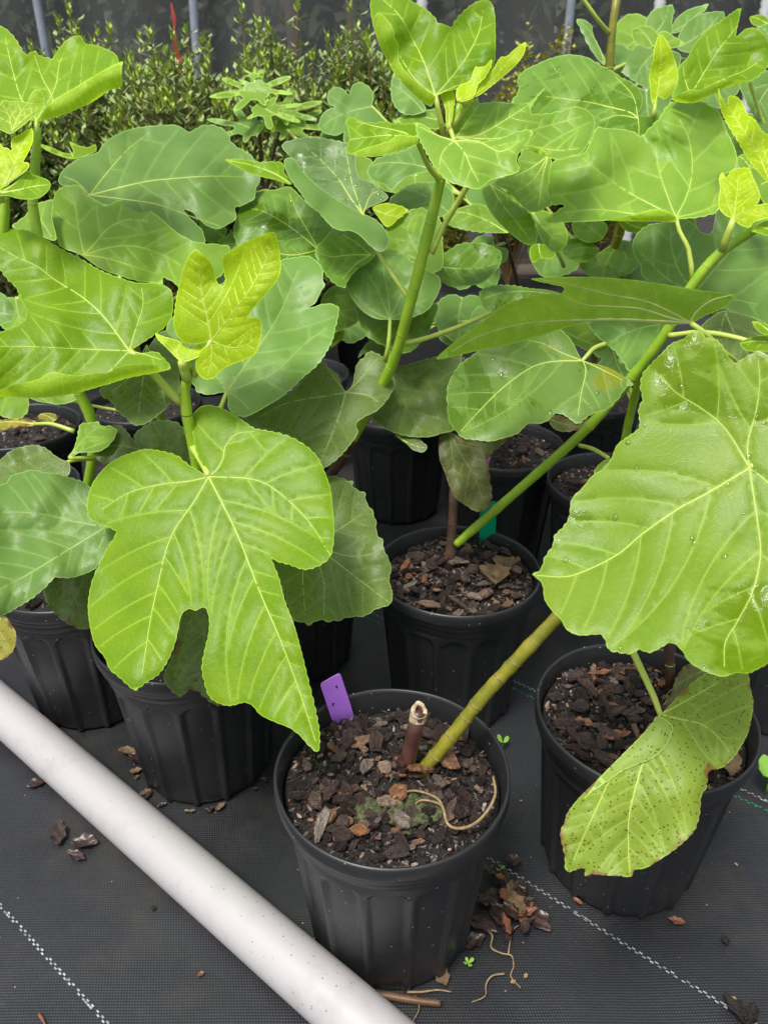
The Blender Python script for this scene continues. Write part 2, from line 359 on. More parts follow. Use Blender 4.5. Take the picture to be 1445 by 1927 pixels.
def fines_mat():
    m, nt, b = new_mat('bark_fines'); L = nt.links
    g = N(nt, 'ShaderNodeNewGeometry')
    r = ramp(nt, [(0.0, (0.008, 0.0065, 0.006)), (0.5, (0.018, 0.013, 0.012)), (0.72, (0.05, 0.037, 0.034)), (0.84, (0.12, 0.088, 0.077)), (0.92, (0.25, 0.19, 0.155)), (0.96, (0.27, 0.13, 0.06)), (1.0, (0.32, 0.25, 0.2))])
    L.new(g.outputs['Random Per Island'], r.inputs[0]); L.new(r.outputs[0], b.inputs['Base Color']); b.inputs['Roughness'].default_value = 0.42
    M['bark_fines'] = m
fines_mat()
def pot_mat():
    m, nt, b = new_mat('pot_plastic'); L = nt.links
    tc = N(nt, 'ShaderNodeTexCoord')
    n1 = N(nt, 'ShaderNodeTexNoise', i_Scale=9.0, i_Detail=5.0); L.new(tc.outputs['Object'], n1.inputs['Vector'])
    col = mixc(nt, n1.outputs[0], (0.010, 0.0108, 0.0115), (0.026, 0.027, 0.029))
    vs = N(nt, 'ShaderNodeTexVoronoi', i_Scale=130.0); L.new(tc.outputs['Object'], vs.inputs['Vector'])
    rs = ramp(nt, [(0.085, (1, 1, 1)), (0.13, (0, 0, 0))]); L.new(vs.outputs['Distance'], rs.inputs[0])
    sep = N(nt, 'ShaderNodeSeparateColor'); L.new(vs.outputs['Color'], sep.inputs[0])
    gate = math_n(nt, 'GREATER_THAN', sep.outputs[0], 0.80)
    col = mixc(nt, math_n(nt, 'MULTIPLY', rs.outputs[0], gate), col, (0.34, 0.33, 0.30))
    nd = N(nt, 'ShaderNodeTexNoise', i_Scale=38.0, i_Detail=6.0, i_Roughness=0.7); L.new(tc.outputs['Object'], nd.inputs['Vector'])
    rd = ramp(nt, [(0.58, (0, 0, 0)), (0.78, (0.35, 0.35, 0.35))]); L.new(nd.outputs[0], rd.inputs[0])
    col = mixc(nt, rd.outputs[0], col, (0.075, 0.065, 0.05))
    L.new(col, b.inputs['Base Color'])
    L.new(math_n(nt, 'ADD', math_n(nt, 'MULTIPLY', nd.outputs[0], 0.25), 0.26), b.inputs['Roughness'])
    M['pot_plastic'] = m
pot_mat()
def pipe_mat():
    m, nt, b = new_mat('pvc'); L = nt.links
    tc = N(nt, 'ShaderNodeTexCoord')
    n1 = N(nt, 'ShaderNodeTexNoise', i_Scale=5.0, i_Detail=4.0); L.new(tc.outputs['Object'], n1.inputs['Vector'])
    col = mixc(nt, n1.outputs[0], (0.40, 0.382, 0.385), (0.45, 0.43, 0.433))
    vs = N(nt, 'ShaderNodeTexVoronoi', i_Scale=190.0); L.new(tc.outputs['Object'], vs.inputs['Vector'])
    rs = ramp(nt, [(0.12, (1, 1, 1)), (0.20, (0, 0, 0))]); L.new(vs.outputs['Distance'], rs.inputs[0])
    sep = N(nt, 'ShaderNodeSeparateColor'); L.new(vs.outputs['Color'], sep.inputs[0])
    n2 = N(nt, 'ShaderNodeTexNoise', i_Scale=7.0, i_Detail=2.0); L.new(tc.outputs['Object'], n2.inputs['Vector'])
    gate = math_n(nt, 'GREATER_THAN', math_n(nt, 'ADD', sep.outputs[0], math_n(nt, 'MULTIPLY', n2.outputs[0], 0.9)), 1.38)
    col = mixc(nt, math_n(nt, 'MULTIPLY', math_n(nt, 'MULTIPLY', rs.outputs[0], gate), 0.9), col, (0.06, 0.055, 0.05))
    n3 = N(nt, 'ShaderNodeTexNoise', i_Scale=24.0, i_Detail=6.0, i_Roughness=0.7); L.new(tc.outputs['Object'], n3.inputs['Vector'])
    r3 = ramp(nt, [(0.52, (0, 0, 0)), (0.8, (0.45, 0.45, 0.45))]); L.new(n3.outputs[0], r3.inputs[0])
    col = mixc(nt, r3.outputs[0], col, (0.26, 0.235, 0.21))
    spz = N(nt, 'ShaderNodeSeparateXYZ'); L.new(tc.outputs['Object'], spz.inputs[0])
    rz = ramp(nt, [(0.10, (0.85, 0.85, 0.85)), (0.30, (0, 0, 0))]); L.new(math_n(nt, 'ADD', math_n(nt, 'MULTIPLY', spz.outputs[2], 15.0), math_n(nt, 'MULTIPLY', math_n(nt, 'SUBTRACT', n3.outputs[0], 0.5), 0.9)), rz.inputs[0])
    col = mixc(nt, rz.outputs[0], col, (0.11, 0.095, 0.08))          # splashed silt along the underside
    L.new(col, b.inputs['Base Color']); b.inputs['Roughness'].default_value = 0.38
    M['pvc'] = m
pipe_mat()
STRIPE_ANG = math.radians(-38.5)
def cloth_mat():
    m, nt, b = new_mat('weed_fabric'); L = nt.links
    tc = N(nt, 'ShaderNodeTexCoord'); mp = N(nt, 'ShaderNodeMapping'); mp.inputs['Rotation'].default_value[2] = -STRIPE_ANG
    L.new(tc.outputs['Object'], mp.inputs[0])
    sp = N(nt, 'ShaderNodeSeparateXYZ'); L.new(mp.outputs[0], sp.inputs[0])
    k = 2 * math.pi / 0.0052
    sx = math_n(nt, 'SINE', math_n(nt, 'MULTIPLY', sp.outputs[0], k)); sy = math_n(nt, 'SINE', math_n(nt, 'MULTIPLY', sp.outputs[1], k * 1.25))
    wv = math_n(nt, 'ADD', math_n(nt, 'MULTIPLY', math_n(nt, 'MULTIPLY', sx, sy), 0.5), 0.5)
    n1 = N(nt, 'ShaderNodeTexNoise', i_Scale=6.0, i_Detail=6.0, i_Roughness=0.6); L.new(tc.outputs['Object'], n1.inputs['Vector'])
    r1 = ramp(nt, [(0.3, (0, 0, 0)), (0.72, (1, 1, 1))]); L.new(n1.outputs[0], r1.inputs[0])
    col = mixc(nt, r1.outputs[0], (0.009, 0.0095, 0.011), (0.022, 0.023, 0.026))
    col = mixc(nt, math_n(nt, 'MULTIPLY', math_n(nt, 'POWER', wv, 2.0), 0.55), col, (0.062, 0.065, 0.075))
    n2 = N(nt, 'ShaderNodeTexNoise', i_Scale=3.5, i_Detail=8.0, i_Roughness=0.72); L.new(tc.outputs['Object'], n2.inputs['Vector'])
    r2 = ramp(nt, [(0.50, (0, 0, 0)), (0.66, (0.85, 0.85, 0.85))]); L.new(n2.outputs[0], r2.inputs[0])
    col = mixc(nt, r2.outputs[0], col, (0.034, 0.031, 0.024))       # silt film and a little algae
    vs = N(nt, 'ShaderNodeTexVoronoi', i_Scale=70.0); L.new(tc.outputs['Object'], vs.inputs['Vector'])
    rs = ramp(nt, [(0.05, (1, 1, 1)), (0.08, (0, 0, 0))]); L.new(vs.outputs['Distance'], rs.inputs[0])
    sep = N(nt, 'ShaderNodeSeparateColor'); L.new(vs.outputs['Color'], sep.inputs[0])
    col = mixc(nt, math_n(nt, 'MULTIPLY', rs.outputs[0], math_n(nt, 'GREATER_THAN', sep.outputs[0], 0.86)), col, (0.30, 0.27, 0.2))
    L.new(col, b.inputs['Base Color'])
    L.new(math_n(nt, 'ADD', math_n(nt, 'MULTIPLY', r2.outputs[0], 0.25), 0.34), b.inputs['Roughness'])
    hgt = math_n(nt, 'ADD', math_n(nt, 'MULTIPLY', wv, 0.35), math_n(nt, 'MULTIPLY', n1.outputs[0], 3.0))
    bp = N(nt, 'ShaderNodeBump', i_Strength=0.8, i_Distance=0.0014); L.new(hgt, bp.inputs['Height']); L.new(bp.outputs[0], b.inputs['Normal'])
    M['weed_fabric'] = m
cloth_mat()
def net_mat():
    m, nt, b = new_mat('shade_net'); L = nt.links
    b.inputs['Base Color'].default_value = (0.06, 0.064, 0.064, 1); b.inputs['Roughness'].default_value = 0.6
    tc = N(nt, 'ShaderNodeTexCoord'); n1 = N(nt, 'ShaderNodeTexNoise', i_Scale=1.6, i_Detail=3.0); L.new(tc.outputs['Object'], n1.inputs['Vector'])
    w = N(nt, 'ShaderNodeTexWave', i_Scale=30.0, bands_direction='Z'); L.new(tc.outputs['Object'], w.inputs['Vector'])
    f = math_n(nt, 'ADD', math_n(nt, 'MULTIPLY', w.outputs['Fac'], 0.12), math_n(nt, 'ADD', math_n(nt, 'MULTIPLY', n1.outputs[0], 0.12), 0.60))
    tr = N(nt, 'ShaderNodeBsdfTransparent'); mx = N(nt, 'ShaderNodeMixShader'); L.new(f, mx.inputs[0])
    L.new(tr.outputs[0], mx.inputs[1]); L.new(b.outputs[0], mx.inputs[2]); L.new(mx.outputs[0], nt.nodes['Material Output'].inputs[0])
    M['shade_net'] = m
net_mat()
def water_mat():
    m, nt, b = new_mat('water')
    L = nt.links; nt.nodes.remove(b)
    fr = N(nt, 'ShaderNodeFresnel', i_IOR=1.45); tr = N(nt, 'ShaderNodeBsdfTransparent'); tr.inputs[0].default_value = (0.93, 0.97, 0.9, 1)
    gl = N(nt, 'ShaderNodeBsdfGlossy', i_Roughness=0.03); mx = N(nt, 'ShaderNodeMixShader')
    L.new(fr.outputs[0], mx.inputs[0]); L.new(tr.outputs[0], mx.inputs[1]); L.new(gl.outputs[0], mx.inputs[2]); L.new(mx.outputs[0], nt.nodes['Material Output'].inputs[0])
    M['water'] = m
water_mat()
# ------------------------------------------------------------------ the setting: ground, fabric, netting, wood behind
def ground():
    n = 60
    xs = np.linspace(-14, 14, n); ys = np.linspace(-4, 40, n)
    V = [(x, y, -0.012 if y < 4.2 else -0.012 + 0.02 * math.sin(x * 2.1) * math.cos(y * 1.7)) for y in ys for x in xs]
    F = [[j * n + i, j * n + i + 1, (j + 1) * n + i + 1, (j + 1) * n + i] for j in range(n - 1) for i in range(n - 1)]
    tag(mesh('ground', V, F, M['earth']), 'bare brown earth around and beyond the nursery bed', kind='structure')
    nx, ny = 260, 260
    xs = np.linspace(-2.6, 3.2, nx); ys = np.linspace(-1.2, 4.3, ny)
    X, Y = np.meshgrid(xs, ys)
    c, s = math.cos(STRIPE_ANG), math.sin(STRIPE_ANG)
    a = X * c + Y * s; b = -X * s + Y * c
    Z = 0.0016 * np.sin(b * 9 + 0.6 * np.sin(a * 3)) + 0.0010 * np.sin(a * 23 + 2 * np.sin(b * 7)) * np.sin(b * 17)
    Z += 0.0012 * np.sin(b * 41 + np.sin(a * 5) * 2) * (np.sin(a * 2.3 + b) > 0)
    V = np.stack([X.ravel(), Y.ravel(), Z.ravel()], 1)
    F = [[j * nx + i, j * nx + i + 1, (j + 1) * nx + i + 1, (j + 1) * nx + i] for j in range(ny - 1) for i in range(nx - 1)]
    g = tag(mesh('ground_fabric', V, F, M['weed_fabric']), 'black woven weed fabric covering the nursery floor', kind='structure')
    # woven marker stripes: two staggered rows of short dashes
    dirv = np.array([c, s]); nrm = np.array([-s, c])
    for (p, mat, t0, t1, name) in (((0.255, 0.618), 'white_stripe', -0.32, 0.7, 'white_stripe'), ((-0.42, 0.58), 'white_stripe', -0.5, 0.6, 'white_stripe'),
                             ((0.515, 0.811), 'green_stripe', -1.2, 1.1, 'green_stripe'), ((0.529, 0.823), 'white_stripe', -1.2, 1.1, 'white_stripe')):
        mb = MB(); p = np.array(p); t = t0; k = 0; R = random.Random(int(p[0] * 999) + 5)
        while t < t1:
            for r in range(2):
                if ((k + r) % 2 == 0 or R.random() < 0.05) and R.random() > 0.04:
                    q0 = p + dirv * (t + R.uniform(-.0003, .0003)) + nrm * (r - 0.5) * 0.0026; L = 0.0042; w = 0.0010
                    cs = [q0 - nrm * w, q0 + dirv * L - nrm * w, q0 + dirv * L + nrm * w, q0 + nrm * w]
                    def zz(q):
                        a_ = q[0] * c + q[1] * s; b_ = -q[0] * s + q[1] * c
                        return 0.0016 * math.sin(b_ * 9 + 0.6 * math.sin(a_ * 3)) + 0.0010 * math.sin(a_ * 23 + 2 * math.sin(b_ * 7)) * math.sin(b_ * 17) + (0.0012 * math.sin(b_ * 41 + math.sin(a_ * 5) * 2) if math.sin(a_ * 2.3 + b_) > 0 else 0)
                    z = max(zz(q) for q in cs) + 0.0012
                    mb.add([(q[0], q[1], z) for q in cs], [[0, 1, 2, 3]])
            t += 0.0048; k += 1
        tag(mb.build(name, [M[mat]], g, False), kind='stuff')
ground()

def leaf_cloud(mb, c, r, n, size, R, mi=0, hollow=0.3):
    for _ in range(n):
        while True:
            q = [R.uniform(-1, 1) for _ in range(3)]; l = math.sqrt(sum(v * v for v in q))
            if hollow < l < 1: break
        k = 1 + 0.25 * math.sin(q[0] * 5 + c[0] * 3) * math.sin(q[2] * 6 + c[1])
        p = Vector((c[0] + q[0] * r[0] * k, c[1] + q[1] * r[1] * k, c[2] + q[2] * r[2] * k))
        s = size * R.uniform(0.6, 1.4)
        e = Euler((R.uniform(-1.2, 1.2), R.uniform(-1.2, 1.2), R.uniform(0, 6.3))).to_matrix()
        V = [p + e @ Vector(v) * s for v in ((-0.5, 0, 0), (0, -0.22, 0.05), (0.5, 0, 0), (0, 0.22, 0.05))]
        mb.add(V, [[0, 1, 2], [0, 2, 3]], mi)

def shade_fence():
    root = empty('shade_net_fence', (0, 4.6, 0), 'dark see-through shade netting stretched on poles behind the shrubs', 'fence')
    nx, nz = 140, 16
    V = []; F = []
    for j in range(nz):
        for i in range(nx):
            x = -5 + 10 * i / (nx - 1); z = 0.02 + 2.3 * j / (nz - 1)
            V.append((x, 4.6 + 0.03 * math.sin(x * 4 + z) + 0.02 * math.sin(x * 9 - z * 3), z))
    for j in range(nz - 1):
        for i in range(nx - 1): F.append([j * nx + i, j * nx + i + 1, (j + 1) * nx + i + 1, (j + 1) * nx + i])
    mesh('netting', V, F, M['shade_net'], root)
    for x, bend in ((-1.667, 0.0), (-0.927, 0.03), (0.90, 0.0)):
        P = [(x, 4.5, 0), (x, 4.5, 0.9), (x + bend * 0.2, 4.5, 1.15), (x + bend, 4.5, 1.6), (x + bend * 1.5, 4.5, 2.35)]
        wtube('pole', P, [0.022] * 5, M['grey_pipe'], root, 8, 0.1)
    # ribbed pale conduit poles
    for x in (0.183, 1.327, 1.84):
        zs = np.linspace(0, 2.4, 160); P = np.stack([0 * zs + x, 0 * zs + 4.5, zs], 1)
        R_ = 0.026 + 0.003 * np.sign(np.sin(zs * 210))
        V, Fc = tube_geo(P, R_, 10); mesh('ribbed_pole', V, Fc, M['white_pole'], root)
shade_fence()

def wood_behind():
    R = random.Random(3)
    for i, (x, r, h) in enumerate(((-0.745, 0.03, 3.4), (-0.552, 0.045, 3.6), (-0.19, 0.036, 3.5))):
        o = empty('wooden_post', (x, 5.6, 0), ['slim pale wooden post behind the netting, leftmost of three', 'thickest pale wooden post behind the netting, middle of three', 'pale wooden post behind the netting, nearest the tall fig shoot'][i], 'post', 'pale posts behind the netting')
        z0 = 0.9 + 0.1 * i
        wtube('trunk', [(x, 5.6, 0), (x + 0.015, 5.6, 0.8), (x - 0.02, 5.6, 1.6), (x, 5.6, h)], [r, r, r * 0.9, r * 0.8], M['pale_wood'], o, 8, 0.2)
    mb = MB()
    for k in range(26):
        x = -6 + k * 0.5 + R.uniform(-0.2, 0.2)
        leaf_cloud(mb, (x, 7.2 + R.uniform(-0.6, 1.2), R.uniform(0.3, 1.6)), (0.8, 0.7, 0.9), 420, 0.17, R)
    for k in range(22):
        x = -7 + k * 0.66
        leaf_cloud(mb, (x, 9.5 + R.uniform(-0.6, 1.2), R.uniform(1.0, 3.6)), (1.2, 0.9, 1.7), 700, 0.26, R)
    for k in range(20):
        leaf_cloud(mb, (-12 + k * 1.3, 12.5 + R.uniform(-.6, .6), R.uniform(1.5, 4.5)), (1.6, 0.8, 2.6), 520, 0.6, R)
    for k in range(10):
        x = -7 + k * 1.5
        V, F = tube_geo([(x, 9.8, 0), (x + 0.1, 9.8, 2), (x - 0.1, 9.9, 4.5)], [0.1, 0.08, 0.05], 7); mb.add(V, F, 1)
    tag(mb.build('distant_wood', [M['wood_leaf'], M['tree_bark']]), 'dark undergrowth and trees beyond the netting', kind='stuff')
    o = empty('flowering_shrub', (0.1, 6.0, 0), 'dim shrub with small violet flowers behind the netting', 'shrub')
    mb = MB(); leaf_cloud(mb, (0.1, 6.0, 0.75), (0.45, 0.4, 0.6), 700, 0.08, R); mb.build('foliage', [M['wood_leaf']], o)
    mb = MB(); leaf_cloud(mb, (0.1, 5.75, 1.0), (0.32, 0.2, 0.22), 90, 0.05, R); mb.build('flowers', [M['violet_flower']], o)
wood_behind()

def box_shrub(x, y, h, w, n, seed, label):
    R = random.Random(seed)
    root = empty('box_shrub', (x, y, 0), label, 'shrub', 'small-leaved shrubs behind the figs')
    tw = MB(); lf = MB()
    for i in range(n):
        a = R.uniform(0, 6.28); q = math.sqrt(R.random())
        bx, by = x + 0.06 * math.cos(a), y + 0.06 * math.sin(a)
        lead = 1.0 if q < 0.35 else 0.0
        hh = (h + .05) * (1.0 - 0.3 * q * q) * R.uniform(0.82, 1.0) + (R.uniform(0.02, 0.15) if R.random() < 0.16 else 0)
        tx, ty = x + w * q * math.cos(a), y + w * q * math.sin(a)
        P = catmull(np.array([(bx, by, 0.25), (bx * .5 + tx * .5 + R.uniform(-.03, .03), by * .5 + ty * .5, hh * 0.55), (tx, ty, hh)]), 0.05)
        V, F = tube_geo(P, np.linspace(0.005, 0.0018, len(P)), 4, False); tw.add(V, F)
        L = 0.5 * R.uniform(0.7, 1.15); m = int(L / 0.0105)
        for k in range(m):
            t = 1 - (k / m) * L / max(hh - 0.25, .1)
            if t < 0.1: break
            f = t * (len(P) - 1); i0 = min(int(f), len(P) - 2); p = P[i0] + (P[i0 + 1] - P[i0]) * (f - i0)
            tipk = k < 3
            if not tipk: p = p + np.array([R.gauss(0, .016), R.gauss(0, .016), R.gauss(0, .01)])
            for e in range(3 if not tipk else 2):
                az = k * 1.3 + e * 3.14 + R.uniform(-.4, .4); up = R.uniform(0.35, 0.8) if not tipk else R.uniform(0.9, 1.3)
                s = R.uniform(0.023, 0.037) * (0.8 if tipk else 1)
                d = np.array([math.cos(az) * math.cos(up), math.sin(az) * math.cos(up), math.sin(up)])
                sd = np.array([-math.sin(az), math.cos(az), 0]); up_ = np.cross(d, sd)
                V = [p, p + d * s * .5 - sd * s * .23 - up_ * s * .05, p + d * s, p + d * s * .5 + sd * s * .23 - up_ * s * .05]
                lf.add(V, [[0, 1, 2], [0, 2, 3]], 1 if tipk else 0)
    tw.build('twigs', [M['bush_twig']], root); tag(lf.build('foliage', [M['bush_leaf'], M['bush_tip']], root, False))
    # the container it grows in
    pr = np.array([(0.0, 0.02), (0.10, 0.02), (0.125, 0.25), (0.13, 0.25), (0.13, 0.27), (0.118, 0.27), (0.115, 0.24), (0, 0.24)])
    th = np.linspace(0, 2 * np.pi, 20, endpoint=False)
    V = [(x + r * math.cos(t), y + r * math.sin(t), z) for r, z in pr for t in th]
    F = [[i * 20 + j, i * 20 + (j + 1) % 20, (i + 1) * 20 + (j + 1) % 20, (i + 1) * 20 + j] for i in range(len(pr) - 1) for j in range(20)]
    mesh('container', V, F, M['pot_plastic'], root)
SHR = [(-1.18, 2.60, .93, .24, 60, 'small-leaved shrub at the left edge behind the top left fig leaf'),
       (-0.88, 2.70, .98, .24, 70, 'small-leaved shrub with a tall bare-tipped shoot, left of the red tape'),
       (-0.60, 2.55, .94, .24, 70, 'small-leaved shrub in front of the red tape'),
       (-0.32, 2.65, .97, .25, 70, 'small-leaved shrub directly behind the narrow-lobed fig'),
       (-0.06, 2.75, 1.02, .22, 70, 'bushy small-leaved shrub left of the tall central fig shoot'),
       (-1.50, 3.10, .98, .30, 60, 'small-leaved shrub in the far left corner by the first grey pole'),
       (-1.10, 3.25, 1.02, .28, 60, 'rear small-leaved shrub between the two grey poles'),
       (-0.78, 3.30, 1.00, .26, 60, 'rear small-leaved shrub at the foot of the second grey pole'),
       (-0.45, 3.35, .99, .26, 50, 'rear small-leaved shrub below the pale wooden posts')]
for i, a in enumerate(SHR): box_shrub(a[0], a[1], a[2], a[3], int(a[4] * 3.0), 40 + i, a[5])

def gold_shrub(x, y, h, n, seed, label):
    R = random.Random(seed)
    root = empty('golden_shrub', (x, y, 0), label, 'shrub', 'yellow-green shrubs by the netting'); tw = MB(); lf = MB()
    for i in range(n):
        a = R.uniform(0, 6.28); q = R.random(); hh = h * R.uniform(0.6, 1.0) * (1 - 0.3 * q)
        tx, ty = x + 0.22 * q * math.cos(a), y + 0.2 * q * math.sin(a)
        P = catmull(np.array([(x, y, 0.02), (tx * .6 + x * .4, ty * .6 + y * .4, hh * .5), (tx, ty, hh)]), 0.06)
        V, F = tube_geo(P, np.linspace(.004, .0015, len(P)), 4, False); tw.add(V, F)
        for k in range(70):
            t = R.uniform(0.35, 1.0); f = t * (len(P) - 1); i0 = min(int(f), len(P) - 2); p = P[i0] + (P[i0 + 1] - P[i0]) * (f - i0)
            az = R.uniform(0, 6.28); up = R.uniform(0, .9); s = R.uniform(.03, .06) * (1.25 - t * .6)
            d = np.array([math.cos(az) * math.cos(up), math.sin(az) * math.cos(up), math.sin(up)]); sd = np.array([-math.sin(az), math.cos(az), 0])
            lf.add([p, p + d * s * .5 - sd * s * .3, p + d * s, p + d * s * .5 + sd * s * .3], [[0, 1, 2], [0, 2, 3]])
    tw.build('twigs', [M['bush_twig']], root); lf.build('foliage', [M['gold_leaf']], root, False)
gold_shrub(0.60, 3.9, 1.20, 60, 1, 'yellow-green shrub against the netting, just right of the tall central fig shoot')
gold_shrub(0.80, 4.0, 1.27, 60, 2, 'tallest yellow-green shrub in the middle of the netting')
gold_shrub(1.02, 3.9, 1.16, 55, 3, 'yellow-green shrub against the netting left of the upright fig stem')
gold_shrub(0.28, 3.9, 1.06, 50, 4, 'dim yellow-green shrub left of the tall central fig shoot by the netting')

def red_tape():
    root = empty('flagging_tape', (-0.69, 3.05, 0), 'strip of red flagging tape tied above the small-leaved shrubs', 'tape')
    wtube('stake', [(-0.690, 3.05, 0.0), (-0.690, 3.05, 1.0)], [0.004, 0.004], M['bush_twig'], root)
    zs = np.linspace(0.94, 1.135, 14); V = []
    for i, z in enumerate(zs):
        w = 0.0085 * (1 - 0.5 * i / 13) + 0.002 * math.sin(i * 1.4); x = -0.69 + 0.003 * math.sin(i * .8)
        V += [(x - w, 3.04 + .006 * math.sin(i), z), (x + w, 3.04 - .006 * math.cos(i * .7), z + .004)]
    for i, z in enumerate(zs): V += [(V[2 * i][0], V[2 * i][1] + .002, z), (V[2 * i + 1][0], V[2 * i + 1][1] + .002, z)]
    F = [[2 * i, 2 * i + 1, 2 * i + 3, 2 * i + 2] for i in range(13)] + [[28 + 2 * i, 28 + 2 * i + 2, 28 + 2 * i + 3, 28 + 2 * i + 1] for i in range(13)]
    mesh('tape', V, F, M['red_tape'], root)
red_tape()

# ------------------------------------------------------------------ pipe
def pvc_pipe():
    r = 0.0335; c = np.array(G(330, 1620, r)); a = math.radians(-39.0); d = np.array([math.cos(a), math.sin(a), 0])
    root = empty('pvc_pipe', (c[0], c[1], 0), 'white plastic pipe lying across the lower left corner of the floor', 'pipe')
    t = np.linspace(-1.6, 0.62, 40); P = c + d * t[:, None]
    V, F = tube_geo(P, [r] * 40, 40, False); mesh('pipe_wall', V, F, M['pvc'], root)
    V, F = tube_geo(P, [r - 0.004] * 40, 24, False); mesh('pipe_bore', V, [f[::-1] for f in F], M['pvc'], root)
    for e, k in ((t[0], 0), (t[-1], 1)):
        th = np.linspace(0, 2 * np.pi, 40, endpoint=False); n = np.cross(d, [0, 0, 1.0])
        V = [c + d * e + (n * math.cos(q) + np.array([0, 0, 1.0]) * math.sin(q)) * rr for rr in (r, r - 0.004) for q in th]
        mesh('pipe_end', V, [[j, (j + 1) % 40, 40 + (j + 1) % 40, 40 + j] for j in range(40)], M['pvc'], root)
pvc_pipe()

# ------------------------------------------------------------------ pots
PR, PH = 0.13, 0.26
def pot_body_geo():
    na = 224; zs = np.concatenate([[0.0, 0.003], np.linspace(0.012, 0.168, 16), np.linspace(0.172, 0.206, 16), [0.209, 0.213, 0.2155, 0.217, 0.2205, 0.223, 0.2245, 0.228]])
    V = []; nf = 14
    for z in zs:
        r = 0.100 + (0.1195 - 0.100) * z / 0.215
        if z < 0.002: r -= 0.003
        if z > 0.214: r = 0.1195 + 0.0026 * (min((z - 0.214) / 0.0025, 1)) + (0.0014 if z > 0.222 else 0)
        for i in range(na):
            th = 2 * math.pi * i / na; ph = (th * nf / (2 * math.pi)) % 1.0 - 0.5
            # raised panel with an arched head
            hw = 0.40
            if z > 0.186: hw = 0.40 * math.sqrt(max(0.0, 1 - ((z - 0.186) / 0.0185) ** 2)) if z < 0.2045 else 0.0
            e = (hw - abs(ph)) / 0.055
            k = 0.5 + 0.5 * math.tanh(e * 2.2) if hw > 0 else 0.0
            dr = -0.0046 * k if z < 0.2075 else 0
            V.append(((r + dr) * math.cos(th), (r + dr) * math.sin(th), z))
    nz = len(zs)
    F = [[j * na + i, j * na + (i + 1) % na, (j + 1) * na + (i + 1) % na, (j + 1) * na + i] for j in range(nz - 1) for i in range(na)]
    F.append(list(range(na))[::-1])
    return V, F
def lathe(pr, n=96, wob=0.0, seed=1):
    R = random.Random(seed); ph = [R.uniform(0, 6) for _ in range(4)]
    V = []
    for r, z in pr:
        for i in range(n):
            t = 2 * math.pi * i / n
            w = wob * (math.sin(2 * t + ph[0]) * .6 + .3 * math.sin(5 * t + ph[1]) + .25 * math.sin(9 * t + ph[2]))
            V.append(((r + w) * math.cos(t), (r + w) * math.sin(t), z + w * .5))
    F = [[j * n + i, j * n + (i + 1) % n, (j + 1) * n + (i + 1) % n, (j + 1) * n + i] for j in range(len(pr) - 1) for i in range(n)]
    return V, F
RIM = [(0.1225, 0.226), (0.1262, 0.2285), (0.1268, 0.235), (0.1275, 0.238), (0.1296, 0.240), (0.1302, 0.244), (0.1302, 0.252), (0.1296, 0.257), (0.1280, 0.2595), (0.1262, 0.2590), (0.1252, 0.255), (0.1240, 0.249), (0.1222, 0.243), (0.1206, 0.225), (0.119, 0.205)]
ME = {}
def shared(key, geo, mats, smooth=True):
    if key not in ME:
        V, F = geo(); me = bpy.data.meshes.new(key); me.from_pydata([tuple(v) for v in V], [], F)
        for m in mats: me.materials.append(m)
        if smooth: me.polygons.foreach_set('use_smooth', [True] * len(me.polygons))
        ME[key] = me
    return ME[key]
def chip_geo(seed):
    def g():
        R = random.Random(seed); n = R.choice((5, 6, 6, 7)); V = []
        a0 = R.uniform(0, 6)
        base = []
        for i in range(n):
            a = a0 + 2 * math.pi * (i + R.uniform(-.28, .28)) / n; r = R.uniform(0.65, 1.1); base.append((r * math.cos(a), 0.66 * r * math.sin(a)))
        z = [0.17 * R.uniform(.6, 1.4) for _ in range(n)]
        for (x, y) in base: V.append((x * .9, y * .9, -0.2))
        for i, (x, y) in enumerate(base): V.append((x, y, -0.02 + .08 * R.uniform(-1, 1)))
        for i, (x, y) in enumerate(base): V.append((x * .84, y * .80, z[i]))
        V.append((R.uniform(-.2, .2), R.uniform(-.15, .15), 0.24 * R.uniform(.6, 1.3)))
        F = [list(range(n))[::-1]]
        for k in range(2):
            for i in range(n): F.append([k * n + i, k * n + (i + 1) % n, (k + 1) * n + (i + 1) % n, (k + 1) * n + i])
        for i in range(n): F.append([2 * n + i, 2 * n + (i + 1) % n, 3 * n])
        return V, F
    return g
def soil_z(x, y, seed):
    return 0.0035 * math.sin(x * 60 + seed) * math.sin(y * 52 + seed * 2) + 0.004 * math.sin(x * 23 + seed * 3 + y * 17)
